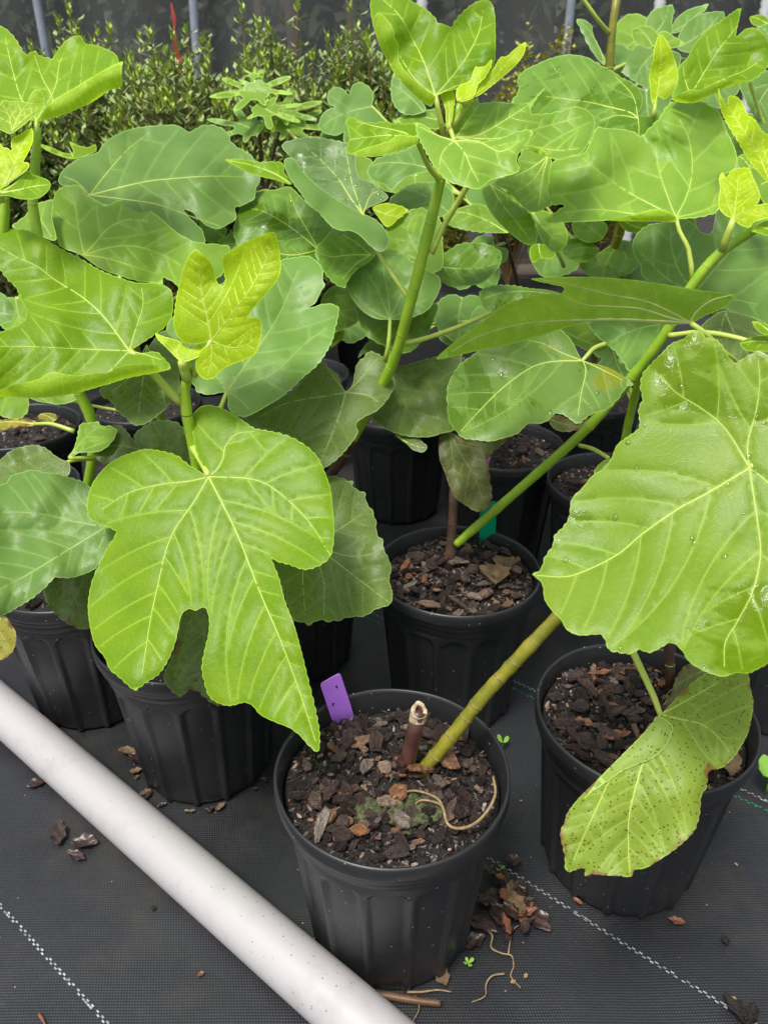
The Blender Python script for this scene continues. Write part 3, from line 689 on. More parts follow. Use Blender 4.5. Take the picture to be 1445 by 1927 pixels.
def make_pot(cx, cy, label, seed, chips, fines, level=0.236):
    root = empty('nursery_pot', (cx, cy, 0.002), label, 'pot', 'black plastic nursery pots')
    root.rotation_euler.z = 0
    vr = random.Random(seed)
    b = bpy.data.objects.new('pot_body', shared('pot_body', pot_body_geo, [M['pot_plastic']])); COL.objects.link(b); b.parent = root; b.rotation_euler.z = seed * 1.3; b.scale = (1 + vr.uniform(-.008, .004), 1 + vr.uniform(-.008, .004), 1)
    V, F = lathe(RIM, 120, 0.0007, seed); mesh('rim', np.array(V) + np.array((cx, cy, 0.002)), F, M['pot_plastic'], root)
    n = 48; rr = np.concatenate([[0.0], np.linspace(0.006, 0.1195, 18)]); V = []
    for r in rr:
        for i in range(n):
            t = 2 * math.pi * i / n; x, y = r * math.cos(t), r * math.sin(t)
            V.append((cx + x, cy + y, 0.002 + level + soil_z(x, y, seed) - (0.006 if r > .115 else 0)))
    F = [[j * n + i, j * n + (i + 1) % n, (j + 1) * n + (i + 1) % n, (j + 1) * n + i] for j in range(len(rr) - 1) for i in range(n)]
    mix = mesh('potting_mix', V, F, M['soil'], root)
    R = random.Random(seed * 11)
    # big chips, each its own piece
    for i in range(chips):
        q = math.sqrt(R.random()) * 0.108; a = R.uniform(0, 6.28); x, y = q * math.cos(a), q * math.sin(a)
        s = R.choice((0.005, 0.0055, 0.006, 0.007, 0.008, 0.010, 0.0125, 0.016)) * R.uniform(0.9, 1.2)
        if q > 0.1: s *= 0.8
        o = bpy.data.objects.new('bark_chip', shared('chip%d' % (i % 14), chip_geo(100 + i % 14), [M['bark']], False)); COL.objects.link(o); o.parent = mix
        el = R.uniform(0.75, 1.35)
        o.scale = (s * el, s / el ** .5, s * R.uniform(.6, 1.2))
        o.location = (x, y, level + soil_z(x, y, seed) + s * R.uniform(0.2, 0.7) + 0.003)
        o.rotation_euler = (R.gauss(0, .38), R.gauss(0, .38), R.uniform(0, 6.28))
    mb = MB()
    gs = [chip_geo(300 + k)() for k in range(8)]
    for i in range(fines):
        q = math.sqrt(R.random()) * 0.116; a = R.uniform(0, 6.28); x, y = q * math.cos(a), q * math.sin(a)
        s = R.uniform(0.0014, 0.0040); g = gs[i % 8]
        e = Euler((R.gauss(0, .5), R.gauss(0, .5), R.uniform(0, 6.28))).to_matrix()
        el = R.uniform(.7, 2.2)
        A = np.array(e) @ np.diag((s * el, s, s * .9))
        mb.add(np.array(g[0]) @ A.T + np.array((cx + x, cy + y, 0.002 + level + soil_z(x, y, seed) + s * .3)), g[1])
    if fines:
        o = mb.build('bark_fines', [M['bark_fines']], mix, False); tag(o, kind='stuff')
    return root
POTS = {
 'front': (0.009, 0.624, 'nearest black nursery pot with bark mulch, a cut stub and a purple tag', 1, 298, 2000),
 'second': (0.114, 1.030, 'black nursery pot with a green tag behind the nearest pot', 2, 220, 2200),
 'right': (0.315, 0.715, 'black nursery pot at right with a speckled leaf hanging over its rim', 3, 230, 2400),
 'left': (-0.275, 0.890, 'black nursery pot under the big lobed leaf, beside the white pipe', 4, 20, 300),
 'farleft': (-0.490, 1.040, 'black nursery pot at the far left under the bluish fig leaf', 5, 20, 300),
 'mid': (-0.160, 1.150, 'black nursery pot hidden in the shade behind the big lobed leaf', 6, 0, 500),
 'rearA': (0.440, 1.330, 'black nursery pot behind the slanting stem, right of the green tag', 7, 60, 700),
 'rearB': (0.245, 1.505, 'black nursery pot further back, under the wet drooping leaf', 8, 60, 700),
 'rearC': (0.035, 1.710, 'tall-looking black nursery pot in the dark gap at the centre', 9, 0, 300),
 'rearD': (-0.42, 1.46, 'black nursery pot far back at left, hidden under fig leaves', 10, 0, 200),
 'rearE': (0.60, 1.03, 'black nursery pot hidden behind the largest wet leaf at right', 11, 0, 300),
 'rearF': (0.50, 1.80, 'black nursery pot in the back row on the right', 12, 20, 500),
 'rearG': (0.26, 2.02, 'black nursery pot in the back row with a small purple tag', 13, 0, 300),
 'rearH': (-0.22, 1.95, 'black nursery pot in the back row below the narrow-lobed fig', 14, 0, 200),
 'rearI': (0.76, 1.50, 'black nursery pot in the back row at the right edge', 15, 0, 200),
 'rearK': (-0.80, 1.60, 'black nursery pot in the dark gap at the left edge, behind the far left pot', 17, 30, 500),
 'rearL': (-0.56, 1.74, 'black nursery pot far back at left between two hidden pots', 18, 0, 300),
 'rearJ': (-0.70, 1.30, 'black nursery pot at the left edge behind the young yellow shoot', 16, 0, 200),
}
for k, a in POTS.items(): make_pot(*a)
# ------------------------------------------------------------------ fig leaves
def seg_dist(P, A, B):
    """distance of points P (n,2) to segments A-B (m,2): min over segments"""
    if len(A) == 0: return np.full(len(P), 1e3)
    d = B - A; L = (d * d).sum(1) + 1e-9
    out = np.full(len(P), 1e9)
    for i in range(0, len(P), 2000):
        Q = P[i:i + 2000]
        t = ((Q[:, None, :] - A[None]) * d[None]).sum(2) / L[None]; t = np.clip(t, 0, 1)
        pr = A[None] + t[..., None] * d[None]
        out[i:i + 2000] = np.sqrt(((Q[:, None, :] - pr) ** 2).sum(2)).min(1)
    return out
def inside(P, poly):
    x, y = P[:, 0][:, None], P[:, 1][:, None]
    A = poly; B = np.roll(poly, -1, 0)
    c = ((A[None, :, 1] > y) != (B[None, :, 1] > y)) & (x < (B[None, :, 0] - A[None, :, 0]) * (y - A[None, :, 1]) / (B[None, :, 1] - A[None, :, 1] + 1e-12) + A[None, :, 0])
    return c.sum(1) % 2 == 1
def segs(poly, closed=False):
    if closed: return poly, np.roll(poly, -1, 0)
    return poly[:-1], poly[1:]

class Plant:
    def __init__(self, name, base, label, cat='plant', group='potted fig plants'):
        self.root = empty(name, base, label, cat, group); self.stem_pts = []; self.nleaf = 0
    def stem(self, pts, mat, name='stem', nodes=(), sides=10, scar='node_green'):
        Q = np.array([U(p[0], p[1], p[2]) + (p[3],) for p in pts])
        return self.wstem(Q, mat, name, nodes, sides, scar)
    def wstem(self, Q, mat, name='stem', nodes=(), sides=10, scar='node_green'):
        Q = catmull(np.asarray(Q, float), 0.005); s = np.concatenate([[0], np.cumsum(np.linalg.norm(np.diff(Q[:, :3], axis=0), axis=1))])
        r = Q[:, 3] * 0.78
        r *= 1 + 0.035 * np.sin(s * 95 + Q[0, 0] * 40) + 0.02 * np.sin(s * 230)
        for t in nodes: r *= 1 + 0.11 * np.exp(-((s - t * s[-1]) / 0.0045) ** 2)
        V, F = tube_geo(Q[:, :3], r, sides, wob=0.012); o = mesh(name, V, F, M[mat], self.root)
        for t in nodes:
            i = int(np.searchsorted(s, t * s[-1])); i = min(max(i, 1), len(Q) - 2)
            T = Q[i + 1, :3] - Q[i - 1, :3]; T /= np.linalg.norm(T)
            ring = np.stack([Q[i, :3] + T * u for u in (-.0010, -.0005, 0, .0005, .0010)])
            V, F = tube_geo(ring, r[i] * np.array([1.0, 1.03, 1.04, 1.03, 1.0]), sides); mesh('node_ring', V, F, M[scar], o)
        self.stem_pts.append(Q[:, :4]); return o

def make_sheet(poly, base, veins, Dfun, sp, relief=0.0022, fine=1.0):
    """poly (n,2) px; returns verts px, faces, vd, ed"""
    mn, mx = poly.min(0), poly.max(0)
    gx = np.arange(mn[0], mx[0], sp); gy = np.arange(mn[1], mx[1], sp * .87)
    gr = np.array([(x + (sp / 2 if j % 2 else 0), y) for j, y in enumerate(gy) for x in gx])
    if len(gr):
        gr = gr + NP.uniform(-.12, .12, gr.shape) * sp
        gr = gr[inside(gr, poly)]
    pa, pb = segs(poly, True)
    VA = np.concatenate([v[:-1] for v in veins]) if veins else np.zeros((0, 2)); VB = np.concatenate([v[1:] for v in veins]) if veins else np.zeros((0, 2))
    vp = [v[::2] for v in veins]
    vp = np.concatenate(vp) if vp else np.zeros((0, 2))
    if len(gr):
        gr = gr[seg_dist(gr, pa, pb) > sp * .45]
        gr = gr[seg_dist(gr, VA, VB) > sp * .35]
    if len(vp):
        vp = vp[inside(vp, poly)]
        if len(vp): vp = vp[seg_dist(vp, pa, pb) > 2.5]
    pts = np.concatenate([poly, vp, gr]) if len(gr) else np.concatenate([poly, vp])
    n = len(poly)
    r = delaunay_2d_cdt([Vector(p) for p in pts], [(i, (i + 1) % n) for i in range(n)], [], 0, 0.05)
    XY = np.array([(v[0], v[1]) for v in r[0]]); F = np.array([list(f) for f in r[2]])
    F = F[inside(XY[F].mean(1), poly)]
    vd = seg_dist(XY, VA, VB); ed = seg_dist(XY, pa, pb)
    d = Dfun(XY) - relief * (1 - np.exp(-vd / 9.0)) * np.clip(ed / 12, 0.0, 1)
    return XY, F, d, vd, ed

def crenate(poly, base, amp, per, seed):
    R = np.random.default_rng(seed)
    d = np.linalg.norm(np.roll(poly, -1, 0) - poly, axis=1); s = np.concatenate([[0], np.cumsum(d)[:-1]])
    T = np.roll(poly, -1, 0) - np.roll(poly, 1, 0); T /= np.linalg.norm(T, axis=1)[:, None] + 1e-9
    Nn = np.stack([T[:, 1], -T[:, 0]], 1)
    area = 0.5 * np.sum(poly[:, 0] * np.roll(poly[:, 1], -1) - np.roll(poly[:, 0], -1) * poly[:, 1])
    if area < 0: Nn = -Nn
    ph = s / per + 0.7 * np.sin(s / (per * 5.3) + R.uniform(0, 6)) + 0.4 * np.sin(s / (per * 2.2) + R.uniform(0, 6))
    a = np.abs(np.sin(np.pi * ph)) - 0.55
    am = amp * (0.75 + 0.45 * np.sin(s / (per * 3.7) + R.uniform(0, 6)))
    fade = np.clip((np.linalg.norm(poly - base, axis=1) - 12) / 40, 0, 1)
    return poly + Nn * (a * am * fade)[:, None]

def auto_primary(poly, base, n=5):
    c = poly.mean(0); ds = np.linalg.norm(poly - base, axis=1)
    ax = c - base; a0 = math.atan2(ax[1], ax[0])
    out = []
    for da, k in ((0, .94), (0.75, .85), (-0.75, .85), (1.5, .75), (-1.5, .75))[:n]:
        a = a0 + da; u = np.array([math.cos(a), math.sin(a)])
        rel = poly - base; al = rel @ u; pe = np.abs(rel @ np.array([-u[1], u[0]]))
        ok = (al > 0) & (pe < 10)
        if not ok.any(): continue
        L = al[ok].min() if da else al[ok].max()
        if L < 18: continue
        m = np.array([-u[1], u[0]]) * L * 0.06 * (1 if da >= 0 else -1)
        out.append(np.array([base, base + u * L * .35 + m, base + u * L * .7 + m, base + u * L * k]))
    return out

def secondary(poly, prim, spacing, R):
    pa, pb = segs(poly, True); out = []
    step = 4.0
    for vi, v in enumerate(prim):
        others = [w for j, w in enumerate(prim) if j != vi]
        OA = np.concatenate([w[:-1] for w in others]) if others else np.zeros((0, 2)); OB = np.concatenate([w[1:] for w in others]) if others else np.zeros((0, 2))
        d = np.linalg.norm(np.diff(v, axis=0), axis=1); s = np.concatenate([[0], np.cumsum(d)]); L = s[-1]
        for side in (-1, 1):
            t = spacing * R.uniform(0.9, 1.6)
            while t < L * 0.93:
                i = min(int(np.searchsorted(s, t)), len(v) - 1); i = max(i, 1)
                T = v[i] - v[i - 1]; T = T / (np.linalg.norm(T) + 1e-9)
                p = v[i].copy(); ang = math.atan2(T[1], T[0]) + side * R.uniform(0.78, 0.98)
                tgt = math.atan2(T[1], T[0]); line = [p.copy()]
                for k in range(90):
                    p = p + step * np.array([math.cos(ang), math.sin(ang)])
                    ang -= side * 0.009 * (1 + .3 * R.uniform(-1, 1))
                    q = p[None]
                    if not inside(q, poly)[0] or seg_dist(q, pa, pb)[0] < 5: break
                    if k > 2 and seg_dist(q, OA, OB)[0] < 6: break
                    if k > 2 and out:
                        AA = np.concatenate([w[:-1] for w in out if len(w) > 1]); BB = np.concatenate([w[1:] for w in out if len(w) > 1])
                        if seg_dist(q, AA, BB)[0] < 4: break
                    line.append(p.copy())
                if len(line) > 3: out.append(np.array(line))
                t += spacing * R.uniform(0.85, 1.25)
    return out

def ridge(mb, line, Dfun, w0, w1, lift):
    n = len(line)
    if n < 2: return
    T = np.gradient(line, axis=0); T /= np.linalg.norm(T, axis=1)[:, None] + 1e-9
    Nn = np.stack([-T[:, 1], T[:, 0]], 1); d = Dfun(line); w = np.linspace(w0, w1, n) * FPX / d
    Lp = Un(line - Nn * w[:, None] / 2, Dfun(line - Nn * w[:, None] / 2) - .0001); Rp = Un(line + Nn * w[:, None] / 2, Dfun(line + Nn * w[:, None] / 2) - .0001)
    lf = np.linspace(lift, lift * .5, n)
    Cp = Un(line, d - lf)
    V = np.stack([Lp, Cp, Rp], 1).reshape(-1, 3)
    F = []
    for i in range(n - 1):
        for k in range(2): F.append([i * 3 + k, i * 3 + k + 1, (i + 1) * 3 + k + 1, (i + 1) * 3 + k])
    mb.add(V, F)

LEAFN = [0]
def leaf(plant, cls, out, base, d0, gx=0.0, gy=-0.05, k=0.0, veins=None, flap=None, pet=None, vein_mat='vein', cren=2.2, per=15.0,
         wave=1.0, sp=None, sec=None, drops=0, relief=0.0028, label=None, kx=0.0, ky=0.0, pr=0.0031, stem_at=None, vw=1.0, secs=True):
    LEAFN[0] += 1; seed = LEAFN[0]; R = random.Random(seed)
    poly0 = np.array([p[:2] for p in px(out)] if isinstance(out, str) else out, float)
    b = np.array(px(base)[0][:2] if isinstance(base, str) else base, float)
    ph = [R.uniform(0, 6.28) for _ in range(4)]
    size = np.ptp(poly0, axis=0).max()
    wl = max(60.0, size * 0.42); wa = 0.0105 * wave * min(1.0, size / 250) * d0
    def D(xy):
        x = (xy[:, 0] - b[0]) / 100; y = (xy[:, 1] - b[1]) / 100
        w = np.sin(xy[:, 0] / wl * 6.28 + ph[0] + 0.8 * np.sin(xy[:, 1] / wl * 3 + ph[2])) * 0.55 + np.sin(xy[:, 1] / wl * 5.1 + ph[1] + xy[:, 0] / wl * 2.2) * 0.6
        far = np.clip((x * x + y * y) / (size / 100 * .4) ** 2, 0, 1)
        return d0 + gx * x + gy * y + k * (x * x + y * y) + kx * x * x + ky * y * y + wa * w * far
    poly = catmull(poly0, 3.2, True)
    if cren: poly = crenate(poly, b, cren, per, seed)
    sp = sp or max(7.0, size / 34)
    if veins is None: prim = auto_primary(poly, b)
    else: prim = [np.concatenate([b[None], np.array([q[:2] for q in px(v)], float)]) for v in veins]
    prim = [catmull(p, 5.0) for p in prim if len(p) >= 2]
    so = []
    if secs: so = secondary(poly, prim, sec * 1.1 if sec else max(22, size / 11), R)
    XY, F, d, vd, ed = make_sheet(poly, b, prim + so, D, sp, relief)
    P = Un(XY, d); mi = [0] * len(F); mats = [M[cls]]
    fl = []
    if flap:
        for (fo, fold, fcls, dd) in (flap if isinstance(flap, list) else [flap]):
            fp = np.array([q[:2] for q in px(fo)]); fpoly = crenate(catmull(fp, 3.2, True), fp[0], cren * .6, per, seed + 99)
            fd = np.array([q[:2] for q in px(fold)]); fa, fb = segs(catmull(fd, 4.0))
            mxd = seg_dist(fp, fa, fb).max()
            def D2(xy, fa=fa, fb=fb, dd=dd, mxd=mxd):
                t = np.clip(seg_dist(xy, fa, fb) / mxd, 0, 1.2); return D(xy) - 0.001 - dd * (1 - (1 - np.clip(t, 0, 1)) ** 2)
            c0 = fd[len(fd) // 2]; fv = []
            XY2, F2, d2, vd2, ed2 = make_sheet(fpoly, fp[0], fv, D2, sp, relief * .6)
            F = np.concatenate([F, F2 + len(P)]); P = np.concatenate([P, Un(XY2, d2)])
            if M[fcls] not in mats: mats.append(M[fcls])
            mi += [mats.index(M[fcls])] * len(F2); XY = np.concatenate([XY, XY2]); vd = np.concatenate([vd, vd2]); ed = np.concatenate([ed, ed2])
            fl.append((fv, D2))
    # metric texture coordinates in the leaf's own plane
    c = P.mean(0); _, _, vt = np.linalg.svd(P - c, full_matrices=False)
    uv = (P - c) @ vt[:2].T
    o = mesh('leaf', P, F, mats, plant.root, True, mi, uv, {'vd': np.clip(vd / 8, 0, 1), 'ed': np.clip(ed / 36, 0, 1)})
    if label: o['label'] = label
    mb = MB()
    for i, v in enumerate(prim): ridge(mb, v, D, 0.0020 * vw * (1 if i == 0 else .8), 0.0006 * vw, 0.0009)
    if mb.n: tag(mb.build('main_veins', [M[vein_mat]], o), kind='stuff')
    mb = MB()
    for v in so: ridge(mb, v, D, 0.0008 * vw, 0.00028, 0.0004)
    for fv, D2 in fl:
        for v in fv: ridge(mb, v, D2, 0.0009, 0.0005, 0.0005)
    if mb.n: tag(mb.build('side_veins', [M['side_' + cls]], o), kind='stuff')
    # petiole
    B = np.array(U(b[0], b[1], D(b[None])[0] + 0.0005))
    if pet is not False:
        if pet:
            W = np.array([U(q[0], q[1], q[2]) for q in px(pet)]); W = np.concatenate([B[None], W])
        elif plant.stem_pts:
            S_ = np.concatenate(plant.stem_pts)
            tgt = S_[np.argmin(np.linalg.norm(S_[:, :3] - (B - np.array([0, 0, 0.05])), axis=1))][:3] if stem_at is None else np.array(U(*stem_at))
            mid = (B * .5 + tgt * .5) + np.array([0, 0, -0.006]); W = np.array([B, mid, tgt])
        else: W = None
        if W is not None:
            Q = catmull(np.concatenate([W, np.linspace(pr * .8, pr * 1.15, len(W))[:, None]], 1), 0.006)
            V, Fc = tube_geo(Q[:, :3], Q[:, 3], 8); mesh('petiole', V, Fc, M['petiole'], o)
    if drops:
        mb = MB(); nrm = vt[2]; nrm = nrm if nrm[1] < 0 else -nrm
        cand = poly.min(0) + NP.random((drops * 6, 2)) * np.ptp(poly, axis=0); cand = cand[inside(cand, poly)]
        if len(cand): cand = cand[seg_dist(cand, *segs(poly, True)) > 5][:drops]
        a = np.cross(nrm, [0, 0, 1.0]); a /= np.linalg.norm(a); bb = np.cross(nrm, a)
        dd = D(cand) if len(cand) else []
        for q, dq in zip(cand, dd):
            c0 = Un(q[None], np.array([dq - relief * .6]))[0]; r = R.choice((.0009, .0011, .0014, .0018, .0026)) * R.uniform(.8, 1.2); st = R.uniform(1, 1.7)
            V = []
            for e in (0, .5, .85):
                for j in range(7):
                    t = j / 7 * 6.283; V.append(c0 + r * (math.cos(e * 1.57)) * (a * math.cos(t) + bb * st * math.sin(t)) + nrm * r * .38 * math.sin(e * 1.57))
            V.append(c0 + nrm * r * .4)
            Fc = [[kk * 7 + j, kk * 7 + (j + 1) % 7, (kk + 1) * 7 + (j + 1) % 7, (kk + 1) * 7 + j] for kk in range(2) for j in range(7)] + [[14 + j, 14 + (j + 1) % 7, 21] for j in range(7)]
            mb.add(V, Fc)
        if mb.n: tag(mb.build('water_drops', [M['water']], o), kind='stuff')
    plant.nleaf += 1
    return o

# templates for leaves of which little shows
T_ROUND = [(0, 0), (.15, -.08), (.35, -.02), (.52, .2), (.56, .5), (.48, .8), (.3, 1.05), (.12, 1.2), (0, 1.26)]
T_LOBED = [(0, 0), (.12, -.1), (.3, -.14), (.48, -.02), (.54, .15), (.48, .30), (.38, .40), (.48, .45), (.6, .58), (.6, .78), (.48, .90), (.36, .92), (.26, .82), (.27, .95), (.22, 1.15), (.1, 1.3), (0, 1.36)]
def palm_template():
    half = []
    lob = [(0, 1.0, 19), (48, .90, 18), (100, .62, 20)]
    for a in range(0, 150, 5):
        r = 0.34
        for c, L, w in lob:
            x = abs(a - c) / w; r = max(r, L * (1 - x ** 1.7) if x < .93 else 0)
        half.append((r * math.sin(math.radians(a)), r * math.cos(math.radians(a))))
    return half[::-1]
T_PALM = palm_template()
def tleaf(plant, cls, templ, bx, by, size, ang, d0, asp=1.0, sq=1.0, **kw):
    """template leaf with its base at photo pixel (bx, by), pointing along ang (degrees, 90 = down in the picture)"""
    h = templ; full = h + [(-x, y) for x, y in h[::-1] if abs(x) > 1e-6]
    u = np.array([math.cos(math.radians(ang)), math.sin(math.radians(ang))]); n = np.array([-u[1], u[0]])
    poly = [np.array([bx, by]) + size * (y * u * asp + x * n) for x, y in full]
    poly = [np.array([p[0], by + (p[1] - by) * sq]) for p in poly]
    return leaf(plant, cls, np.array(poly), (bx, by), d0, **kw)
# ------------------------------------------------------------------ the fig plants
def soil_pt(key, dx=0.0, dy=0.0):
    p = POTS[key]; return (p[0] + dx, p[1] + dy, 0.222)
def hidden_stem(pl, key, pts, mat='stem_green'):
    """from the pot's soil up through photo points (px, py, d, r)"""
    b = soil_pt(key); Q = [(b[0], b[1], b[2], pts[0][3] * 1.2)] + [U(p[0], p[1], p[2]) + (p[3],) for p in pts]
    return pl.wstem(Q, mat, nodes=(0.3, 0.5, 0.68, 0.82, 0.94))

# --- plant in the nearest pot
PA = Plant('fig_plant', soil_pt('front'), 'fig plant in the nearest pot, olive stem leaning right under the largest leaf')
PA.stem([(791, 1457, .897, .0108), (803, 1440, .893, .0100), (850, 1385, .88, .0098), (905, 1315, .862, .0096), (960, 1255, .845, .0094), (1045, 1165, .82, .0092), (1150, 1060, .79, .009), (1260, 960, .78, .0085), (1390, 840, .78, .008), (1480, 740, .78, .007)],
        'stem_olive', nodes=(.05, .095, .15, .19, .262, .30, .36, .45, .56, .7, .85), sides=14, scar='node_scar')
st = wtube('cut_stub', [U(758, 1470, .895), U(768, 1425, .885), U(779, 1380, .872), U(788, 1338, .858)], [.0098, .0092, .0086, .0088], M['stub_bark'], PA.root, 14)
def cut_end():
    c = np.array(U(788, 1338, .857)); t = np.array(U(788, 1338, .857)) - np.array(U(779, 1380, .872)); t /= np.linalg.norm(t)
    nn = t * .75 + np.array([0.2, -0.62, 0.1]); nn /= np.linalg.norm(nn)
    a = np.cross(nn, [1, 0, 0]); a /= np.linalg.norm(a); b = np.cross(nn, a)
    V = []; n = 18
    prof = [(.0091, -.012, 1), (.0094, -.004, .6), (.0094, .001, .1), (.0080, .0026, 0), (.0046, .0014, 0), (.0036, -.002, 0), (.0008, -.009, 0)]
    for r, h, m in prof:
        for j in range(n):
            th = j / n * 6.283; w = 1 + .06 * math.sin(3 * th + 1) + .04 * math.sin(7 * th)
            ax = nn * (1 - m) + t * m; ax /= np.linalg.norm(ax)
            aa = np.cross(ax, [1, 0, 0]); aa /= np.linalg.norm(aa); bb = np.cross(ax, aa)
            V.append(c + ax * h + (aa * math.cos(th) * (1 if m else 1.25) + bb * math.sin(th)) * r * w)
    F = [[i * n + j, i * n + (j + 1) % n, (i + 1) * n + (j + 1) % n, (i + 1) * n + j] for i in range(len(prof) - 1) for j in range(n)]
    mi = [0] * (n * 4) + [1] * (n * 2)
    mesh('cut_end', V, F, [M['cut_wood'], M['pith']], st, True, mi)
    V, F = tube_geo(catmull(np.array([U(759, 1440, .88), U(750, 1432, .876), U(743, 1425, .872)]), .003), np.linspace(.0045, .0034, 8)[:len(catmull(np.array([U(759, 1440, .88), U(750, 1432, .876), U(743, 1425, .872)]), .003))], 8)
    mesh('side_bud', V, F, M['stub_bark'], st)
cut_end()
leaf(PA, 'brightw', 'F 1130,540 1160,570 1215,585 1240,620 1290,685 1340,660 1380,640 1402,633 1445,655 1520,700 1560,860 I 1580,300 1620,560 1620,860 1560,1110 1480,1175 1445,1190 1400,1213 1340,1240 1290,1235 1220,1255 1160,1240 1110,1220 1050,1180 1010,1120 960,1085 900,1115 850,1135 800,1120 760,1140 700,1135 650,1120 630,1070 610,1045 500,1048 440,1020 410,970 370,930 330,870 320,800 300,770 270,745 310,720 330,660 370,600 380,550 420,510 450,460 465,370 520,310 570,250 620,220 660,170 690,100 740,60 800,10 F 852,900 870,850 860,800 870,740 910,690 960,640 1000,600 1060,575 1095,545',
     'I 1350,215', .665, gx=-.016, gy=-.012, ky=-.003, veins=['I 1130,345 1000,415 820,540 700,640 560,715 440,755 290,750', 'I 1260,60 F 1210,950 1130,890 1020,820 950,740', 'I 1390,480 1405,640 1370,820 1290,980 1230,1085 1225,1210', 'F 1350,1060 1390,900 1405,780 1398,670', 'I 1440,285 1540,420 1590,620'],
     pet='T 1424,866,.672 1432,820,.70 1450,770,.74 1480,740,.78', sec=62, drops=55, sp=11, relief=.0022, label='largest leaf, bright green and wet, hanging at the right edge', pr=.0042)
leaf(PA, 'speck', 'L 905,385 960,330 1010,270 1060,230 1130,180 1200,140 1330,150 1355,250 1370,330 1360,400 1345,470 1310,540 1270,600 1210,650 1150,665 1140,720 1135,750 1110,790 1105,860 1090,930 1070,970 1000,1040 900,1110 830,1150 775,1160 762,1192 700,1188 620,1185 560,1180 532,1190 527,1150 440,1165 430,1090 410,1000 410,960 430,920 440,880 500,800 570,730 640,660 720,580 790,510 850,450 885,402',
     'L 905,382', .735, gx=-.004, gy=-.018, veins=['L 860,500 820,620 780,760 750,900 748,1060 755,1170', 'L 1000,405 1105,430 1180,480 1250,570', 'L 980,345 1060,300 1200,220', 'L 800,520 700,640 640,740 590,850 520,1000 470,1120'],
     flap=('L 893,390 960,430 968,455 950,510 905,575 860,605 810,625 720,665 640,720 560,775 530,805 600,705 700,600 800,500 860,432', 'L 885,402 850,450 790,510 720,580 640,660 570,730 530,790', 'specku', .0025),
     pet='L 880,310,.742 830,200,.752 765,60,.77 720,-60,.79', sp=9, cren=1.8, label='speckled drooping leaf with a browned tip over the right pot rim', pr=.0034, sec=30)

# --- plant in the second pot (green tag)
PB = Plant('fig_plant', soil_pt('second'), 'fig plant in the pot with the green tag, long stem slanting to the upper right')
PB.stem([(843, 1072, 1.27, .0125), (847, 1040, 1.262, .0105), (851, 985, 1.245, .0095), (853, 920, 1.225, .0088)], 'stem_brown', name='old_stem', nodes=(.25, .55), scar='stem_brown')
PB.stem([(858, 1025, 1.25, .0085), (880, 1005, 1.24, .0088), (920, 970, 1.225, .009), (1000, 900, 1.19, .0092), (1100, 810, 1.13, .0092), (1180, 720, 1.08, .0092), (1250, 630, 1.03, .0090), (1300, 540, .995, .0088), (1350, 480, .975, .0082), (1420, 432, .955, .0066), (1470, 405, .945, .005)],
        'stem_green', nodes=(.07, .14, .21, .3, .44, .58, .715, .835, .93), sides=12)
leaf(PB, 'under', 'F -70,670 0,600 60,555 100,528 180,465 240,420 330,390 420,370 500,370 512,345 440,325 360,305 420,297 550,293 700,297 850,310 950,325 1100,350 1240,368 1305,375 1280,405 1230,440 1160,470 1095,503 1000,512 880,502 740,495 640,498 540,520 460,545 350,580 240,610 150,625 80,640',
     'F 1090,505', .90, gx=.016, gy=.05, veins=['F 940,496 740,488 560,492 380,503 230,530 100,577 0,635', 'F 1000,455 880,405 720,375 560,335 400,306', 'F 1110,460 1180,405 1280,376', 'F 990,480 860,440 740,430 600,420 512,380'],
     pet='F 1150,550,.90 1240,640,.93 1290,680,.96 1330,760,1.0', cren=1.2, per=20, vw=1.5, vein_mat='veinu', sec=40, label='leaf seen from below with pale ribs, arching over the slanting stem', pr=.004)
leaf(PB, 'patch', 'F 40,690 110,640 120,620 200,605 300,585 400,555 480,530 510,545 550,590 580,650 600,675 650,690 720,710 780,745 828,785 795,800 760,850 720,890 680,910 640,920 600,950 575,965 540,945 510,925 470,920 440,950 400,965 350,965 300,1010 240,1030 180,1045 120,1040 50,1030 20,1000 -10,960 -20,900 -20,800 5,740',
     'F 597,677', 1.03, gx=.0, gy=-.035, k=-.002, veins=['F 470,680 380,700 270,770 180,850 90,945 40,1000', 'F 612,720 590,830 575,930', 'F 500,640 420,600 330,580', 'F 690,720 780,765'],
     pet='F 620,650,1.04 650,620,1.06 700,600,1.08', drops=70, sec=34, label='wet drooping leaf with a yellowed patch above the rear pots')
leaf(PB, 'light', 'C 985,1092 930,1078 800,1090 640,1100 550,1105 430,1110 310,1113 380,1060 430,1020 370,1020 345,970 350,900 355,830 400,790 520,765 560,700 590,635 640,640 720,645 780,660 810,680 850,640 900,590 930,540 960,510 1000,505 1060,510 1110,505 1150,525 1200,560 1230,640 1270,720 1290,800 1270,850 1210,880 1200,960 1195,1050 1120,1080 1050,1090',
     'C 985,1085', .985, gx=.0, gy=-.045, kx=-.004, veins=['C 900,1040 740,955 620,870 520,790', 'C 1040,970 1065,850 1050,700 1000,590', 'C 1100,1058 1190,1020', 'C 800,1070 600,1045 430,1060', 'C 950,1000 900,850 880,700'],
     flap=('C 985,1085 940,1052 880,1043 800,1062 720,1088 640,1098 750,1104 900,1106 985,1106', 'C 640,1102 750,1106 900,1108 985,1108', 'underb', .02),
     pet='C 1000,1150,.985 1045,1240,.985 1060,1326,.99 1062,1400,.995', wave=2.6, relief=.0045, sec=50, per=17, label='broad pale green leaf with a curled lower edge, upper right', sp=10)
